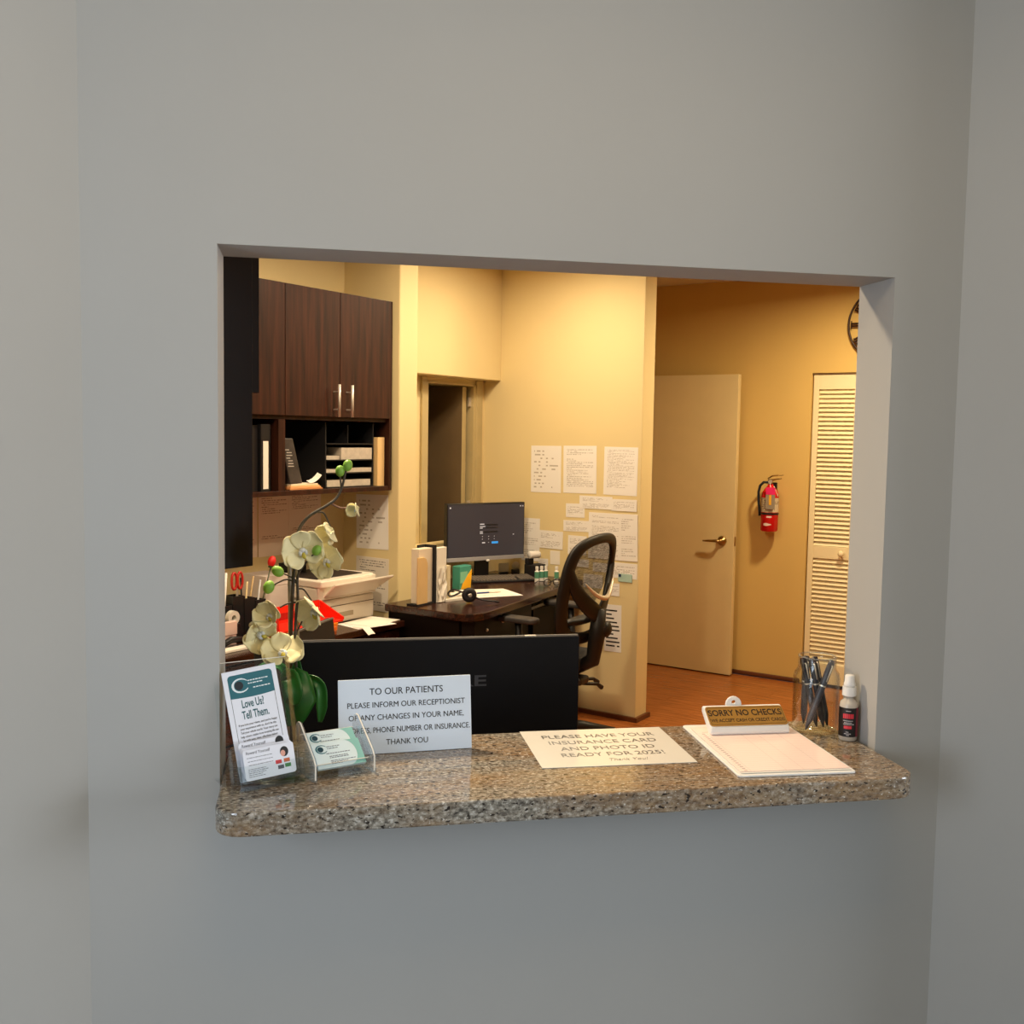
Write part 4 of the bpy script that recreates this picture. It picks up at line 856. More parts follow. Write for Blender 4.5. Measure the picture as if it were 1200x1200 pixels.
# ================================================================= RECEPTION DESK BEHIND THE COUNTER
t = Thing('reception_desk', 'dark desk hidden behind the granite counter', 'desk', 'xy', (.35, .45, 0))
t.part('desk_top', BM().prism([(-.02, .25), (1.15, .25), (1.15, .70), (.42, .70), (.42, 1.72), (-.05, 1.72), (-.05, .62), (-.10, .50)], .71, .74), VENEERH, bevel=.003)
t.part('leg_panel', BM().box((1.10, .27, 0), (1.13, .68, .7095)).box((-.02, 1.66, 0), (.40, 1.69, .7095)).box((0, .27, 0), (.03, .60, .7095)), ESPR)

BM_Y = .42
def back_monitor(name, label, cat, x0, x1, Y, zt, zb, org):
    pass
bx0, bx1, bzt = .131, .745, 1.155
t = Thing('computer_monitor', 'large black monitor seen from behind the counter sign', 'monitor', 'xy', (.438, BM_Y+.08, .74))
hs = t.part('housing', BM().box((bx0, BM_Y, .800), (bx1, BM_Y+.012, bzt)).box((bx0+.06, BM_Y+.0125, .82), (bx1-.06, BM_Y+.03, bzt-.10)), NAVY, bevel=.0025)
t.part('top_edge', BM().box((bx0+.001, BM_Y+.012, bzt-.003), (bx1-.001, BM_Y+.016, bzt+.0012)), mat('grey_bezel_edge', (120, 118, 116), .35))
t.part('screen', BM().box((bx0+.008, BM_Y+.0302, .81), (bx1-.008, BM_Y+.031, bzt-.12)), mat('screen_off', (14, 15, 18), .2), parent=hs)
e0 = on_Y(443, 800, BM_Y); e1 = on_Y(570, 800, BM_Y)
b = BM(); text_into(b, 'SCEPTRE', .034, TR((e0.x+e1.x)/2, BM_Y-.0006, (e0.z+e1.z)/2) @ FACE, xs=1.0, bold=.0006)
xs = [v.co.x for v in b.bm.verts]; sxx = (e1.x-e0.x)/(max(xs)-min(xs)); mxx = (max(xs)+min(xs))/2
for v in b.bm.verts: v.co.x = (e0.x+e1.x)/2+(v.co.x-mxx)*sxx
t.part('lettering', b, DGREY, parent=hs)
t.part('stand', BM().box((.40, BM_Y+.03, .752), (.476, BM_Y+.07, .95)), BLK, bevel=.004)
t.part('foot', BM().prism(rounded(.31, .566, BM_Y-.03, BM_Y+.17, .04, .04), .7405, .752), BLK, bevel=.003)
t.part('edge_sensor', BM().box((.62, BM_Y+.002, bzt), (.645, BM_Y+.010, bzt+.003)), STEEL)
# second monitor, turned sideways
A = CAM+ray(300, 757)*2.9; dz_ = ray(300, 757).z/ray(387, 724).z; B = CAM+ray(387, 724)*(2.9*dz_)
ang = math.atan2(B.y-A.y, B.x-A.x); W2 = (Vector((B.x, B.y, 0))-Vector((A.x, A.y, 0))).length; mid = (A+B)/2
t = Thing('computer_monitor', 'black side-turned monitor between orchid and printer desk', 'monitor', ang, (mid.x, mid.y, .74), local=True)
h2 = A.z-.74
hb = BM().box((-W2/2, -.012, -.235), (W2/2, .012, 0)); bmesh.ops.transform(hb.bm, matrix=TR(0, 0, h2) @ RX(rad(-6)), verts=hb.bm.verts); t.part('housing', hb, BLKM, bevel=.004)
hb = BM().box((-W2/2+.002, -.013, -.004), (W2/2-.002, -.006, .0015)); bmesh.ops.transform(hb.bm, matrix=TR(0, 0, h2) @ RX(rad(-6)), verts=hb.bm.verts); t.part('top_edge', hb, mat('grey_bezel_edge', (120, 118, 116), .35))
t.part('foot', BM().prism(rounded(-.10, .10, -.08, .08, .03, .03), .0005, .010), BLK)
t.part('neck', BM().box((-.03, -.04, .0102), (.03, -.015, h2-.06)), BLK)

# ================================================================= ORCHID
OY = .33
ob = on_Y(343, 800, OY); OX = ob.x
t = Thing('potted_orchid', 'artificial white orchid with green buds and leaves behind the counter', 'orchid', 'xy', (OX, OY, .74))
PET = mat('orchid_petal', (246, 236, 188), .55, var=.10, scale=30); PETC = mat('orchid_throat', (226, 230, 232), .5, var=.05)
YEL = mat('orchid_yellow', (206, 190, 70), .5); BUDG = mat('bud_green', (134, 184, 70), .45, var=.15, scale=60); STEMG = mat('stem_dark', (66, 58, 46), .55, var=.2, scale=40)
LEAFG = mat('leaf_green', (34, 104, 40), .32, var=.22, scale=18); CANE = mat('bamboo_cane', (168, 146, 104), .6, var=.12, scale=60)
t.part('pot', BM().lathe([(0, 0.0005), (.05, 0.0005), (.058, .02), (.066, .125), (.072, .128), (.072, .14), (.062, .14), (.058, .125), (0, .125)], 28, TR(OX, OY, .74)), mat('pot_ceramic', (214, 208, 196), .3), smooth=True)
t.part('moss', BM().ball((OX, OY, .864), .056, .056, .018), mat('moss_brown', (92, 84, 48), .9, var=.4, scale=90), smooth=True)
def op(x, y, dy=0.0): return on_Y(x, y, OY+dy)
def branch(name, pts, r, m, dy=0.0): 
    P = [op(*q[:2], dy if len(q) < 3 else q[2]) for q in pts]
    Q = []
    for i in range(len(P)-1):                        # Catmull-Rom
        p0, p1, p2, p3 = P[max(i-1, 0)], P[i], P[i+1], P[min(i+2, len(P)-1)]
        for k in range(5):
            s_ = k/5; Q.append(.5*((2*p1)+(p2-p0)*s_+(2*p0-5*p1+4*p2-p3)*s_*s_+(3*p1-p0-3*p2+p3)*s_**3))
    Q.append(P[-1]); n = len(Q)
    rs = [r[0]+(r[1]-r[0])*i/(n-1) for i in range(n)]
    return t.part(name, BM().tube(Q, rs, 8), m, smooth=True)
mouth = [(OX+.0, 0)]
st1 = branch('stem', [(342, 872, 0), (342, 800, .01), (341, 745, .01), (343, 690, 0), (346, 655, -.005), (349, 625, -.01), (360, 607, -.01), (382, 593, -.01), (394, 584, -.005), (401, 570, 0), (405, 552, 0)], (.0042, .0024), STEMG)
st2 = branch('stem', [(348, 872, 0), (347, 790, -.01), (346, 735, -.012), (349, 700, -.012), (349, 675, -.012), (358, 660, -.02), (369, 648, -.035)], (.0036, .0018), STEMG)
branch('twig', [(400, 573), (399, 562), (398, 556)], (.002, .0015), STEMG)
branch('twig', [(388, 590), (398, 595), (409, 595)], (.0022, .0016), mat('twig_rose', (128, 96, 84), .5))
branch('twig', [(372, 600), (380, 602), (387, 617)], (.002, .0015), STEMG)
branch('twig', [(349, 682), (341, 676), (332, 672)], (.002, .0014), STEMG)
branch('twig', [(349, 684), (336, 679), (320, 686)], (.002, .0014), STEMG)
branch('twig', [(349, 690), (356, 691), (365, 704)], (.002, .0015), STEMG)
branch('twig', [(348, 706), (338, 707), (328, 712)], (.002, .0014), STEMG)
branch('twig', [(345, 745), (350, 736), (354, 728)], (.002, .0014), STEMG)
branch('twig', [(343, 752), (335, 746), (322, 745)], (.002, .0014), STEMG)
branch('stake', [(340, 872, .02), (340.5, 780, .018), (340, 700, .018), (339, 640, .018)], (.0048, .0042), mat('grey_stake', (150, 138, 120), .35))
branch('stake', [(349, 872, .012), (350, 790, .012), (349, 720, .014), (347, 650, .016)], (.0028, .002), CANE)
def bud(x, y, rpx, tilt, dy=0.0, m=BUDG, el=1.25):
    c = op(x, y, dy); s_ = (c-CAM).length/FPX; t.part('bud', BM().ball(c, rpx*s_, rpx*s_, rpx*s_*el, RY(rad(tilt))), m, smooth=True)
bud(398.5, 552, 5.4, 0); bud(407.5, 545.5, 5.6, 12); bud(371, 645, 5.2, 30, -.038); bud(325.5, 669.5, 6.0, -55); bud(315, 688, 6.4, 20)
def flower(x, y, rpx, yaw, pitch, roll, dy, spread=1.0, cup=.25, seed=0, petals=5):
    """five petals of different width round a throat; yaw/pitch turn it from facing the viewer"""
    c = op(x, y, dy); S = rpx*(c-CAM).length/FPX
    M = TR(*c) @ RZ(rad(yaw)) @ RX(rad(pitch)) @ RX(rad(90)) @ RZ(rad(roll)) @ Matrix.Diagonal((S, S, S, 1))
    rs_ = random.Random(seed)
    b = BM().ball((0, .02, .10), .16, .13, .16).ball((-.13, -.10, .16), .10, .14, .10).ball((.13, -.10, .16), .10, .14, .10); bmesh.ops.transform(b.bm, matrix=M, verts=b.bm.verts)
    f = t.part('flower', b, PETC, smooth=True, label='pale cream orchid flower')
    b = BM().ball((0, -.24, .22), .10, .16, .07); bmesh.ops.transform(b.bm, matrix=M, verts=b.bm.verts); t.part('lip', b, YEL, parent=f, smooth=True)
    specs = [(90, .50, .92), (90+126, .46, .90), (90-126, .46, .90), (12, .74, .95), (168, .74, .95)][:petals]
    for ang_, wid, ln in specs:
        rows = []
        for i in range(9):
            s_ = i/8; w_ = wid*(.22+.78*math.sin(math.pi/2*min(1, s_/.55)))*(max(0.0, 1-max(0, (s_-.62)/.38)**2.2)**.5*.93+.07)
            rows.append([(ln*s_*spread*math.cos(0)-.0, w_*(j/4-1), cup*s_*s_*(1.2)-.10*math.cos(math.pi*(j/4-1)/1.0)*w_*.6+.05*math.sin(5*s_+j+seed)*s_) for j in range(9)])
        b = BM().grid(rows); bmesh.ops.transform(b.bm, matrix=M @ RZ(rad(ang_+rs_.uniform(-6, 6))) @ TR(.05, 0, .02), verts=b.bm.verts)
        t.part('petal', b, PET, parent=f, smooth=True, solid=.0012)
flower(354, 645, 24, 8, 0, 14, -.03, seed=1)
flower(383, 657, 22, -28, 8, 40, 0, cup=.15, seed=2)
flower(390, 626, 18, -55, 10, 20, .005, cup=.75, spread=.75, seed=3)
flower(418, 598, 11, -30, 0, 10, 0, cup=1.1, spread=.6, seed=4)
flower(316, 722, 18, -25, -15, 35, -.02, cup=.6, spread=.85, seed=5)
flower(303, 743, 22, 25, 10, 70, -.01, cup=.4, spread=.9, seed=6)
flower(331, 766, 24, 0, -48, 10, -.03, cup=.3, seed=7)
flower(369, 716, 23, -50, 20, 30, -.01, cup=.45, spread=.9, seed=8)
def leaf(pts, widths, fold=.25, m=LEAFG, side=None, nrm=(0, -1, 0)):
    P = [op(*q) for q in pts]; Q = []; W = []
    for i in range(len(P)-1):
        p0, p1, p2, p3 = P[max(i-1, 0)], P[i], P[i+1], P[min(i+2, len(P)-1)]
        for k in range(5):
            s_ = k/5; Q.append(.5*((2*p1)+(p2-p0)*s_+(2*p0-5*p1+4*p2-p3)*s_*s_+(3*p1-p0-3*p2+p3)*s_**3)); W.append(widths[i]+(widths[i+1]-widths[i])*s_)
    Q.append(P[-1]); W.append(widths[-1]); rows = []
    nr = Vector(nrm).normalized()
    for i, q in enumerate(Q):
        tg = (Q[min(i+1, len(Q)-1)]-Q[max(i-1, 0)]).normalized(); sd = tg.cross(nr)
        sd = sd.normalized() if sd.length > 1e-4 else Vector((1, 0, 0)); up = sd.cross(tg)
        s_ = W[i]*(q-CAM).length/FPX
        rows.append([q+sd*(s_*(j/3-1))+up*(fold*s_*abs(j/3-1)**1.5) for j in range(7)])
    t.part('leaf', BM().grid(rows), m, smooth=True, solid=.0018)
leaf([(344, 850, 0), (346, 800, -.02), (350, 797, -.05), (353, 822, -.075), (352, 848, -.07)], [4, 8, 13, 17, 2], fold=-.3)
leaf([(342, 850, 0), (338, 800, -.03), (340, 794, -.06), (345, 812, -.085), (346, 826, -.085)], [4, 8, 10, 10, 3], fold=.4)
leaf([(346, 850, 0), (352, 800, 0), (366, 796, -.02), (376, 806, -.03), (377, 828, -.03), (375, 846, -.03)], [3, 4, 5, 6, 6, 2], fold=.5)
leaf([(343, 850, 0), (344, 815, .0), (347, 793, 0), (349, 771, 0)], [4, 9, 9, 1], fold=.35)
leaf([(341, 850, 0), (338, 810, 0), (330, 784, 0), (312, 781, .0), (298, 786, .0)], [4, 6, 6, 6, 1], fold=.4, nrm=(0, -.5, 1))

# ================================================================= THINGS ON THE COUNTER
ZT = OB
TEAL = mat('teal_print', (26, 98, 110), .5); TEALT = mat('teal_lettering', (22, 84, 92), .5); CARDW = mat('brochure_paper', (226, 228, 238), .5, var=.01)
LTEAL = mat('pale_teal_print_card', (132, 186, 178), .5); CARDB = mat('card_pale_blue', (206, 222, 226), .5, var=.01)
GREYI = mat('grey_ink', (104, 106, 116), .6)
def logo(b_dark, b_white, M, s):
    """the eye mark: an iris disc inside an open C of lids"""
    b_dark.lathe([(0, .0), (.30*s, .0), (.30*s, .0001), (0, .0001)], 18, M)
    def crescent(b, up):
        n = 14; outer = []; inner = []
        for i in range(n+1):
            a = rad(35+290*i/n); outer.append((.62*s*math.cos(a)+.10*s, .50*s*math.sin(a))); 
            k = .80+.12*abs(math.cos(a/2)) ; inner.append((.50*s*k/.8*math.cos(a)*.98+.14*s, .40*s*math.sin(a)))
        for i in range(n):
            f = [b.bm.verts.new((M @ Vector((p[0], p[1], .00005)))) for p in (outer[i], outer[i+1], inner[i+1], inner[i])]
            b.bm.faces.new(f)
    crescent(b_white, 1)
def bars(b, M, rows, seed=1, h=.0012):
    rs = random.Random(seed)
    for x0, x1, y in rows:
        x = x0
        while x < x1-.001:
            w_ = rs.uniform(.002, .006); w_ = min(w_, x1-x); b.box((x, y-h/2, 0), (x+w_, y+h/2, .00012), M); x += w_+.0011
# brochure holder
hl = on_z(268, 927, ZT)+Vector((.012, -.006, 0)); hr = on_z(347, 913, ZT)+Vector((.012, -.006, 0)); ha = math.atan2(hr.y-hl.y, hr.x-hl.x); HW = (hr-hl).length
t = Thing('brochure_holder', 'clear slanted acrylic brochure holder at the left end of the counter', 'brochure holder', ha, (hl.x, hl.y, ZT), local=True)
LEAN = rad(16); MB = TR(0, .018, .004) @ RX(-LEAN)          # panel frame: x across, z up the slope, -y toward the viewer
HH = .205
def pbox(b, a, c, M=MB): return b.box(a, c, M)
t.part('back_panel', pbox(BM(), (-.012, .010, 0), (HW, .0125, HH)), CLEAR)
t.part('front_panel', pbox(BM(), (0, -.010, 0), (HW, -.008, .040)), CLEAR)
t.part('side_wall', pbox(BM(), (HW-.002, -.008, 0), (HW, .010, HH-.004)), CLEAR)
t.part('side_wall', pbox(BM(), (0, -.008, 0), (.002, .010, .06)), CLEAR)
t.part('panel_edge_glint', pbox(BM(), (-.012, .0098, HH), (HW, .0127, HH+.0012)), mat('acrylic_edge_glint', (226, 220, 208), .15))  # opaque pale strip painted as the highlight along the acrylic edge
t.part('foot', BM().box((-.012, -.012, .0004), (HW, .09, .0026)), CLEAR)
t.part('card_pocket', pbox(BM(), (.006, -.032, .002), (HW, -.030, .030)).box((.006, -.030, .002), (.008, -.010, .030), MB).box((HW-.002, -.030, .002), (HW, -.010, .030), MB).box((.006, -.032, .0), (HW, -.010, .002), MB), CLEAR)
P0h = (hl.x, hl.y, ZT)
bw = .095; bx = .014; bh = .186; MBR = MB @ TR(.06, 0, .01) @ RY(rad(-5)) @ TR(-.06, 0, -.01)
for i, y in enumerate((.0082, .0064, .0046, .0028, .001)):
    tt = Thing('brochure', 'front teal and white brochure in the slanted holder' if i == 4 else ['rearmost white brochure in the slanted holder', 'fourth white brochure from the front in slanted holder', 'third white brochure from the front in slanted holder', 'second white brochure right behind the front one'][i], 'brochure', ha, P0h, local=True, group='brochures in the slanted holder')
    bp = tt.part('sheet', pbox(BM(), (bx+.0008*(4-i), y-.0006, .006), (bx+bw+.0008*(4-i), y+.0006, .006+bh+.001*(i % 2)), MBR), CARDW)
    if i == 4:
        MP = MBR @ TR(bx, y-.0007, -.013) @ FACE
        b = BM(); r_ = .006; x0, x1, y0, y1 = .008, bw-.008, .163, .198
        pts = [(x0, y0-.004)]+[(x0+(x1-x0)*k/6, y0-.004+.002*math.sin(math.pi*k/6)*-1+.004*k/6*0) for k in range(1, 6)]+[(x1, y0-.004)]+[(x1-r_+r_*math.cos(rad(a)), y1-r_+r_*math.sin(rad(a))) for a in range(0, 91, 18)]+[(x0+r_+r_*math.cos(rad(a)), y1-r_+r_*math.sin(rad(a))) for a in range(90, 181, 18)]
        b.prism(pts, 0, .00012, MP); tt.part('banner', b, TEAL, parent=bp)
        bd, bw_ = BM(), BM(); logo(bd, bw_, MP @ TR(.026, .179, .00015), .025); tt.part('eye_mark', bd, mat('iris_dark', (22, 28, 36), .4), parent=bp); 
        bars(bw_, MP @ TR(0, 0, .00014), [(.042, .078, .185), (.042, .068, .180), (.050, .080, .172)], 3, .0018); tt.part('banner_print', bw_, mat('white_print', (224, 232, 236), .5), parent=bp)
        b = BM(); text_into(b, 'Love Us?', .0195, MP @ TR(bw*.47, .1465, .0001), xs=.56, bold=.0003); text_into(b, 'Tell Them.', .0195, MP @ TR(bw*.49, .1275, .0001), xs=.56, bold=.0003); tt.part('headline', b, TEALT, parent=bp)
        b = BM()
        for k, s_ in enumerate(("If you love your vision, and you're happy", "your experience with us, don't be shy.", "Tell your whole world. Your story can", "help others realize how amazing life can", "be with easy, clear, effortless vision!")): text_into(b, s_, .0052, MP @ TR(bw*.5, .1125-.0066*k, .0001), xs=.80)
        bars(b, MP, [(.050, .060, .077), (.066, .084, .079)], 5)
        tt.part('body_text', b, INK, parent=bp)
        tt.part('border', BM().box((.0085, .022, 0), (.0091, .159, .0001), MP).box((bw-.0091, .022, 0), (bw-.0085, .159, .0001), MP), INK, parent=bp)
# appointment cards in the pocket
cwid, chei = .0885, .051
for i in range(3):
    tt = Thing('reward_card', ['rear white reward card in the holder pocket', 'middle white reward card in the holder pocket', 'front white reward card with woman and colored logos'][i], 'card', ha, P0h, local=True, group='reward cards in the pocket')
    yb = -.0125-.006*i; dzc = .0125 if i == 0 else (.003 if i == 1 else 0)
    b = BM(); b.prism(rounded(0, cwid, 0, chei, .005, .005, 5), 0, .0007, MB @ TR(.014+.001*i, yb, .0045+dzc) @ RY(rad(-2.5)) @ FACE); cp = tt.part('card', b, CARDW)
    MP = MB @ TR(.014+.001*i, yb-.0008, .0045+dzc) @ RY(rad(-2.5)) @ FACE
    if i != 1:
        b = BM(); text_into(b, 'Reward Yourself', .0072, MP @ TR(.005, .045, .0001), 'LEFT', xs=.85)
        if i == 2: bars(b, MP, [(.006, .050, .037), (.007, .050, .031), (.008, .050, .025), (.006, .036, .018), (.006, .040, .015), (.006, .036, .012), (.006, .030, .009), (.006, .034, .006)], 8, .0010)
        tt.part('print', b, GREYI, parent=cp)
        tt.part('portrait_hair', BM().ball((.071, .036 if i else .047, 0), .0085, .010, .0002, None).lathe([(0, 0), (0.0001, 0)], 3) if False else BM().lathe([(0, 0), (.0074, 0), (.0074, .0001), (0, .0001)], 16, MP @ TR(.071, .037 if i else .043, 0) @ Matrix.Diagonal((1, 1.15, 1, 1))), INK, parent=cp)
    if i == 2:
        tt.part('portrait_face', BM().lathe([(0, .0002), (.0042, .0002), (.0042, .0003), (0, .0003)], 14, MP @ TR(.0685, .0345, 0) @ Matrix.Diagonal((1, 1.25, 1, 1))), mat('print_skin', (220, 160, 140), .5), parent=cp)
        for x, y, c in ((.054, .0185, (206, 40, 44)), (.0685, .019, (196, 96, 50)), (.0695, .0105, (54, 128, 62)), (.057, .0095, (70, 74, 84))): tt.part('color_block', BM().box((x, y, 0), (x+.0105, y+.0062, .00012), MP), mat('block_%d_%d' % (c[0], c[1]), c, .5), parent=cp)

# business card holder
cl = on_z(367, 918, ZT); cr = on_z(441, 905, ZT); ca_ = math.atan2(cr.y-cl.y, cr.x-cl.x); CW = (cr-cl).length
t = Thing('business_card_holder', 'thick clear acrylic holder with tilted business cards', 'card holder', ca_, (cl.x, cl.y, ZT), local=True)
prof = [(0, .0005), (.012, .0005), (.085, .0005), (.090, .006), (.088, .075), (.080, .086), (.072, .086), (.008, .040), (.0, .030)]
YZX = Matrix(((0, 0, 1, 0), (1, 0, 0, 0), (0, 1, 0, 0), (0, 0, 0, 1)))
for x in (0, CW-.008):
    ck_ = t.part('cheek', BM().prism(prof, x, x+.008, YZX), ACRYL, bevel=.001)
    for (ya, za), (yb_, zb_) in (((0, .004), (0, .030)), ((0, .030), (.008, .040)), ((.008, .040), (.072, .086)), ((.072, .086), (.080, .086))):
        dv_ = Vector((yb_-ya, zb_-za)).normalized(); nv_ = Vector((-dv_.y, dv_.x))*.0009
        t.part('cheek_glint', BM().prism([(ya, za), (yb_, zb_), (yb_+nv_.x, zb_+nv_.y), (ya+nv_.x, za+nv_.y)], x+.0028, x+.0052, YZX), mat('acrylic_edge_glint', (226, 220, 208), .15), parent=ck_)  # pale strips imitate the glint on the cheek edges
MC = TR(.0082, .016, .010) @ RX(-rad(50)); w_in = CW-.0164
t.part('back_rest', BM().box((0, .004, 0), (w_in, .007, .085), MC), CLEAR)
t.part('front_lip', BM().box((0, -.012, -.004), (w_in, -.0095, .008), MC), CLEAR)
t.part('front_lip_glint', BM().box((0, -.0122, .008), (w_in, -.0094, .0092), MC), mat('acrylic_edge_glint', (226, 220, 208), .15))  # painted glint along the lip
t.part('top_edge', BM().box((0, .0038, .085), (w_in, .0072, .0862), MC), mat('acrylic_edge_glint', (226, 220, 208), .15))  # painted glint along the top of the back rest
t.part('cross_bar', BM().box((.008, .008, .0006), (CW-.008, .018, .006)), CLEAR)
for i, (yb, zb) in enumerate(((.0016, .030), (-.0018, .030), (-.0066, .001), (-.0092, .001))):
    tt = Thing('business_card', ['pale teal card at back of the acrylic holder', 'upper pale teal card with eye mark in the acrylic holder', 'pale teal card behind the front one in acrylic holder', 'front pale teal card with eye mark in the acrylic holder'][i], 'card', ca_, (cl.x, cl.y, ZT), local=True, group='business cards in the acrylic holder')
    x0 = (w_in-.0885)/2; cp = tt.part('card', BM().box((x0, yb-.0012, zb), (x0+.0885, yb+.0012, zb+.051), MC), CARDB)
    if i in (1, 3):
        MP = MC @ TR(x0, yb-.0013, zb) @ FACE
        arc = [(.0885, 0), (.0885, .051), (.060, .051)]+[(.060+.018*math.sin(rad(a)), .0255+.0255*math.cos(rad(a))) for a in range(12, 170, 12)]+[(.062, 0)]
        tt.part('teal_arc', BM().prism(arc[::-1], 0, .0001, MP), LTEAL, parent=cp)
        bd = BM(); bl = BM(); logo(bd, bl, MP @ TR(.014, .038, .0002), .018); tt.part('eye_mark', bd, mat('iris_teal', (16, 62, 76), .4), parent=cp); tt.part('eye_lids', bl, TEAL, parent=cp)
        b = BM(); bars(b, MP @ TR(0, 0, .0001), [(.026, .050, .042), (.026, .046, .038)]+([(.022, .066, .028), (.026, .060, .022), (.026, .062, .019), (.026, .072, .013), (.026, .058, .010), (.026, .046, .007)] if i == 3 else [(.022, .058, .030)]), 12+i, .0013); tt.part('print', b, GREYI, parent=cp)

# white engraved sign
sl = on_z(397, 887, ZT); sr = on_z(553, 877, ZT); sa_ = math.atan2(sr.y-sl.y, sr.x-sl.x); SW = (sr-sl).length; SH = .1385
t = Thing('counter_sign', 'white plastic sign with black notice to patients on the counter', 'sign', sa_, (sl.x, sl.y, ZT), local=True)
MS = TR(0, 0, .0008) @ RX(-rad(9))
pl = t.part('plate', BM().box((0, 0, 0), (SW, .004, SH), MS), mat('sign_white', (214, 224, 236), .35, var=.01), bevel=.001)
t.part('easel', BM().prism([(.006, 0), (.05, 0), (.026, .10)], 0, .004, Matrix(((0, 0, 1, SW/2), (1, 0, 0, 0), (0, 1, 0, .0006), (0, 0, 0, 1)))), WHITEP)
b = BM(); MP = MS @ TR(SW/2, -.0004, 0) @ FACE
for s_, y, sz in (('TO OUR PATIENTS', .1145, .0175), ('PLEASE INFORM OUR RECEPTIONIST', .0900, .0145), ('OF ANY CHANGES IN YOUR NAME,', .0670, .0145), ('ADDRESS, PHONE NUMBER OR INSURANCE.', .0435, .0145), ('THANK YOU', .0205, .0145)):
    text_into(b, s_, sz, MP @ TR(.002, y, 0), xs=.94 if len(s_) < 32 else .84)
t.part('lettering', b, INK, parent=pl)

# laminated notice
t = Thing('laminated_notice', 'laminated white sheet asking for insurance card lying on counter', 'notice', -.023, (.5601, -.0255, ZT), local=True)
m, N, L, Pn = newmat('laminate'); Pn.inputs['Base Color'].default_value = srgb(226, 222, 212); Pn.inputs['Roughness'].default_value = .12; Pn.inputs['Specular IOR Level'].default_value = .6
nz = N.new('ShaderNodeTexNoise'); nz.inputs['Scale'].default_value = 14; tc = N.new('ShaderNodeTexCoord'); L.new(tc.outputs['Object'], nz.inputs['Vector']); bp_ = N.new('ShaderNodeBump'); bp_.inputs['Strength'].default_value = .12; bp_.inputs['Distance'].default_value = .004; L.new(nz.outputs['Fac'], bp_.inputs['Height']); L.new(bp_.outputs[0], Pn.inputs['Normal'])
LAM = m
pl = t.part('sheet', BM().box((0, 0, .0004), (.292, .229, .0014)), LAM, bevel=.0003)
b = BM()
for s_, y, sz, xs_ in (('PLEASE HAVE YOUR', .182, .030, .86), ('INSURANCE CARD', .143, .030, .86), ('AND PHOTO ID', .104, .030, .86), ('READY FOR 2025!', .066, .030, .86)): text_into(b, s_, sz, TR(.150, y, .0016), xs=xs_)
M = TR(.17, .032, .0016) @ Matrix(((1, .3, 0, 0), (0, 1, 0, 0), (0, 0, 1, 0), (0, 0, 0, 1)))
text_into(b, 'Thank You!', .020, M, xs=.8, bold=-.0002)
t.part('lettering', b, mat('soft_ink', (84, 82, 80), .3), parent=pl)

# clipboard
KA = -.0415; KX, KY = .8923, -.1252
t = Thing('clipboard', 'white clipboard with pink ruled sign-in sheet on the counter', 'clipboard', KA, (KX, KY, ZT), local=True)
bd = t.part('board', BM().prism(rounded(0, .222, 0, .318, .008, .008), .0004, .0042), WHITEP, bevel=.001)
m, N, L, Pn = newmat('ruled_pink'); uvn = N.new('ShaderNodeUVMap'); sx = N.new('ShaderNodeSeparateXYZ'); L.new(uvn.outputs[0], sx.inputs[0])
def Mt(op_, a, b_=None):
    n = N.new('ShaderNodeMath'); n.operation = op_
    for i, q in enumerate((a, b_)):
        if q is None: continue
        if isinstance(q, (int, float)): n.inputs[i].default_value = q
        else: L.new(q, n.inputs[i])
    return n.outputs[0]
x_, y_ = sx.outputs[0], sx.outputs[1]
fy = Mt('FRACT', Mt('MULTIPLY', y_, 26)); hl_ = Mt('LESS_THAN', fy, .08)
vl = 0
cols_ = [Mt('LESS_THAN', Mt('ABSOLUTE', Mt('SUBTRACT', x_, c)), .0022) for c in (.10, .42, .58, .78)]
vs_ = cols_[0]
for c in cols_[1:]: vs_ = Mt('MAXIMUM', vs_, c)
lines = Mt('MULTIPLY', Mt('MULTIPLY', Mt('MAXIMUM', vs_, hl_), .35), Mt('LESS_THAN', y_, .86))
num = Mt('MULTIPLY', Mt('MULTIPLY', Mt('GREATER_THAN', x_, .045), Mt('LESS_THAN', x_, .075)), Mt('MULTIPLY', Mt('MULTIPLY', Mt('GREATER_THAN', fy, .35), Mt('LESS_THAN', fy, .75)), Mt('LESS_THAN', y_, .86)))
hd = Mt('MULTIPLY', Mt('MULTIPLY', Mt('GREATER_THAN', y_, .868), Mt('LESS_THAN', y_, .878)), Mt('GREATER_THAN', Mt('FRACT', Mt('MULTIPLY', x_, 5.3)), .35))
fc = Mt('MAXIMUM', lines, Mt('MAXIMUM', Mt('MULTIPLY', num, .7), Mt('MULTIPLY', hd, .6)))
mxn = N.new('ShaderNodeMix'); mxn.data_type = 'RGBA'; mxn.inputs[6].default_value = srgb(244, 218, 208); mxn.inputs[7].default_value = srgb(120, 108, 112); L.new(fc, mxn.inputs[0]); L.new(mxn.outputs[2], Pn.inputs['Base Color']); Pn.inputs['Roughness'].default_value = .6
RULED = m
tt = Thing('sign_in_sheet', 'pink ruled sign-in sheet held on the white clipboard', 'paper', KA, (KX, KY, ZT+.0045), local=True)
tt.part('under_sheets', BM().box((.009, .0127, 0), (.214, .290, .0014)), PAPER)
tt.part('top_sheet', BM().box((.008, .013, .0017), (.215, .290, .0024), uvp=(0, 1)), RULED)
tt.part('front_edge_sheet', BM().box((.0085, .0085, .0008), (.2155, .0125, .0014)), PAPER)  # strip of plain paper along the front edge
b = BM().prism([(.231, .0072), (.246, .0072), (.290, .0400), (.290, .050), (.284, .0535), (.278, .052), (.233, .0215), (.230, .014)], .031, .197, YZX)
cp = t.part('clip', b, WHITEP, bevel=.003, seg=2)
tn = math.atan2(.052-.0225, .280-.236)
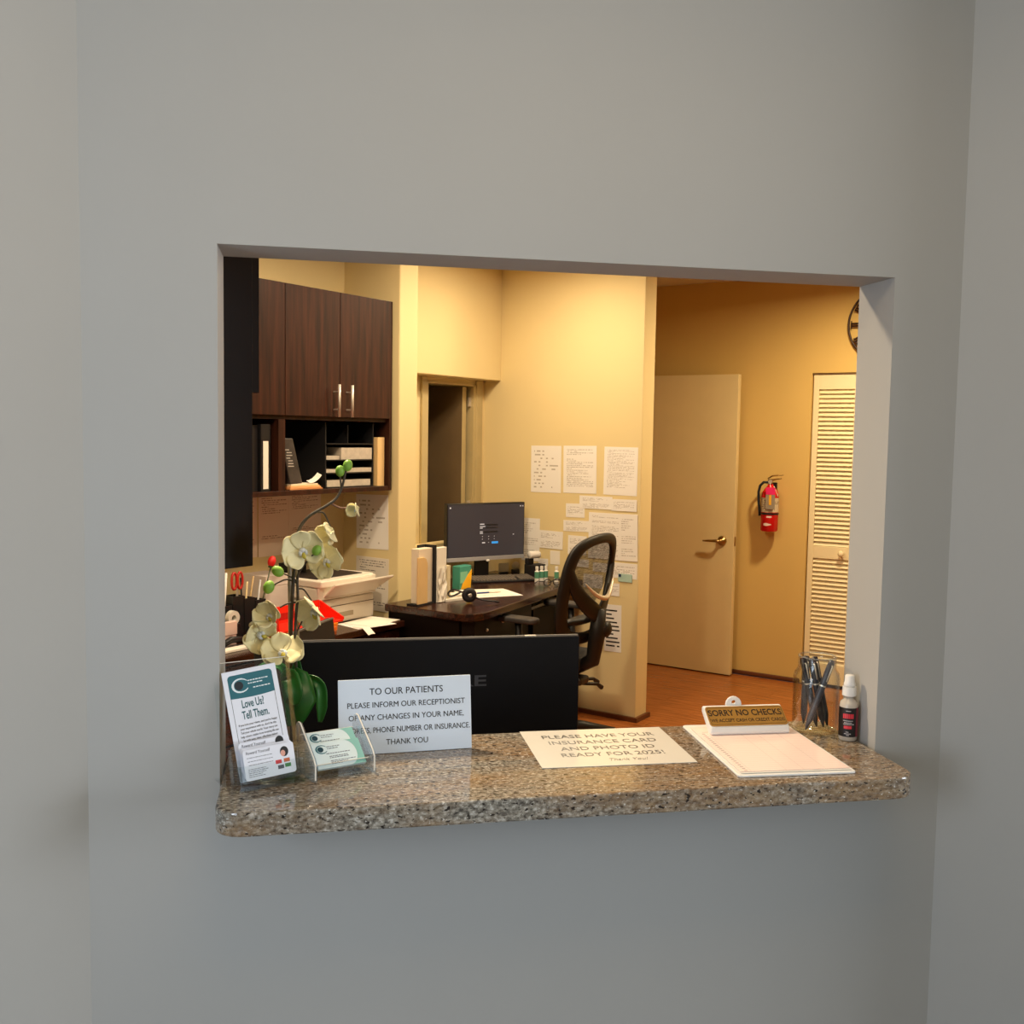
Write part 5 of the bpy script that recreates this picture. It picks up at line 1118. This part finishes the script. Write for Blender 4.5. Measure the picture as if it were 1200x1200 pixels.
MK = TR(.114, .2345, .0218) @ RX(tn)
pw = .164
pl = t.part('brass_plate', BM().prism(rounded(-pw/2, pw/2, .002, .052, .007, .007, 5), .0006, .0026, MK), mat('gold_plate', (180, 134, 62), .42, .35, var=.06), parent=cp, bevel=.0006, label='gold plate')
b = BM(); 
for R0, R1 in ((.0030, .0037),):
    o_ = rounded(-pw/2+R0, pw/2-R0, .002+R0, .052-R0, .005, .005, 5); i_ = rounded(-pw/2+R1, pw/2-R1, .002+R1, .052-R1, .0045, .0045, 5)
    for k in range(len(o_)):
        k2 = (k+1) % len(o_); b.bm.faces.new([b.bm.verts.new(MK @ Vector((p[0], p[1], .0028))) for p in (o_[k], o_[k2], i_[k2], i_[k])])
text_into(b, 'SORRY NO CHECKS', .0215, MK @ TR(-.001, .034, .0028), xs=.80, bold=.0004); text_into(b, 'WE ACCEPT CASH OR CREDIT CARDS', .0118, MK @ TR(0, .0150, .0028), xs=.76, bold=.0001)
t.part('lettering', b, mat('plate_ink', (44, 30, 20), .5), parent=cp)
b = BM(); n = 16; o_ = []; i_ = []
for k in range(n):
    a = 2*math.pi*k/n; o_.append((.098+.0165*math.cos(a), .062+.0165*math.sin(a))); i_.append((.098+.005*math.cos(a), .067+.004*math.sin(a)))
for yy in (.2855, .2905):
    for k in range(n):
        k2 = (k+1) % n; b.bm.faces.new([b.bm.verts.new((p[0], yy, p[1]-.008)) for p in (o_[k], o_[k2], i_[k2], i_[k])])
for ring_ in (o_, i_):
    for k in range(n): k2 = (k+1) % n; b.bm.faces.new([b.bm.verts.new(q) for q in ((ring_[k][0], .2855, ring_[k][1]-.008), (ring_[k2][0], .2855, ring_[k2][1]-.008), (ring_[k2][0], .2905, ring_[k2][1]-.008), (ring_[k][0], .2905, ring_[k][1]-.008))])
t.part('hanging_tab', b, WHITEP, parent=cp)

# pen jar
JX, JY = 1.170, .130
t = Thing('glass_jar', 'clear wide-mouth glass jar full of dark pens by the right jamb', 'jar', 'xy', (JX, JY, ZT))
jp = [(0, .0006), (.042, .0006), (.048, .004), (.0495, .012), (.0495, .112), (.0475, .122), (.0415, .130), (.0405, .134), (.0405, .154), (.0395, .1555), (.0378, .154), (.0378, .133), (.0455, .120), (.0465, .110), (.0465, .012), (.044, .0065), (0, .006)]
t.part('jar_glass', BM().lathe(jp, 40, TR(JX, JY, ZT) @ Matrix.Diagonal((.93, .93, 1, 1))), JARG, smooth=True)
t.part('mouth_rim', BM().lathe([(.0376, .1545), (.0407, .1545), (.0407, .1568), (.0376, .1568), (.0376, .1545)], 40, TR(JX, JY, ZT) @ Matrix.Diagonal((.93, .93, 1, 1))), ACRYL, smooth=True)
PENB = mat('pen_dark', (34, 34, 44), .3); PENG = mat('pen_grey', (58, 56, 66), .3)
pend = [((.004, .000), (-.026, .012), 'black pen standing at the left in the jar', PENB), ((.017, -.004), (-.010, .006), 'black pen second from left in the jar', PENB), ((.030, .004), (.004, .020), 'black pen standing at the middle of the jar', PENB), ((-.030, -.018), (.024, -.018), 'grey pen crossing the others toward the right in jar', PENG), ((-.012, .026), (-.010, .027), 'dark pen at the back of the jar', PENG)]
for (a, c, lab, m) in pend:
    p0 = Vector((JX+a[0], JY+a[1], ZT+.0085)); p1 = Vector((JX+c[0], JY+c[1], ZT+.150)); 
    d = (p1-p0); L_ = d.length
    tt = Thing('ballpoint_pen', lab, 'pen', 'xy', tuple(p0), group='dark pens in the jar')
    q = lambda s_: p0+d*s_
    tt.part('barrel', BM().tube([q(0.0), q(.06), q(.16), q(.92), q(.985), q(1)], [.0016, .0034, .0068, .0068, .006, .0045], 12), m, smooth=True)
    sd = Vector((0, -1, 0)).cross(d).normalized(); fr_ = d.cross(sd).normalized()
    if fr_.y > 0: fr_ = -fr_
    tt.part('clip', BM().tube([q(.93)+fr_*.0065, q(.91)+fr_*.0095, q(.70)+fr_*.0088], [.0016, .0018, .0012], 8), STEEL, smooth=True)
    tt.part('band', BM().tube([q(.62), q(.64)], .0071, 12), STEEL)

# spray bottle
SX, SY = 1.2055, .062
t = Thing('spray_bottle', 'small clear spray bottle with black and red label by right jamb', 'spray bottle', 'xy', (SX, SY, ZT))
t.part('bottle', BM().lathe([(0, .0006), (.016, .0006), (.018, .003), (.018, .071), (.0165, .078), (.009, .084), (.0085, .09), (0, .09)], 26, TR(SX, SY, ZT)), mat('clear_pet', (196, 186, 172), .12), smooth=True)
b = BM().lathe([(.0181, .010), (.0184, .010), (.0184, .068), (.0181, .068), (.0181, .010)], 30, TR(SX, SY, ZT)); lbp = t.part('label', b, mat('label_black', (20, 16, 18), .4), smooth=False)
def arcband(a0, a1, z0, z1, rr=.0186, n=8): return [[(SX+rr*math.cos(rad(a0+(a1-a0)*i/n)), SY+rr*math.sin(rad(a0+(a1-a0)*i/n)), ZT+z) for i in range(n+1)] for z in (z0, z1)]
t.part('label_edge', BM().grid(arcband(292, 345, .010, .068)), mat('label_dark_red', (132, 22, 34), .4), parent=lbp)
LR = mat('label_red', (224, 58, 70), .4); LW = mat('label_white_print', (214, 206, 206), .4)
b = BM()
for k in range(6): b.grid(arcband(208+k*11, 217+k*11, .047, .0565, n=2))
b.grid(arcband(215, 262, .0265, .0325)); t.part('red_print', b, LR, parent=lbp)
b = BM()
for a0, a1, z in ((226, 256, .062), (210, 268, .0425), (216, 262, .0385), (212, 274, .0355), (228, 244, .020), (218, 258, .0165), (232, 250, .0135)):
    a = a0
    while a < a1: b.grid(arcband(a, a+4, z-.0008, z+.0008, n=1)); a += 6
t.part('white_print', b, LW, parent=lbp)
t.part('collar', BM().lathe([(0, .0903), (.0135, .0903), (.0138, .092), (.0132, .108), (0, .108)], 24, TR(SX, SY, ZT)), WHITEP, smooth=False)
t.part('spray_head', BM().lathe([(0, .1083), (.0115, .1083), (.0115, .114), (.0098, .118), (.0092, .1295), (.0075, .1315), (0, .1315)], 22, TR(SX, SY, ZT)), WHITEP, smooth=True)
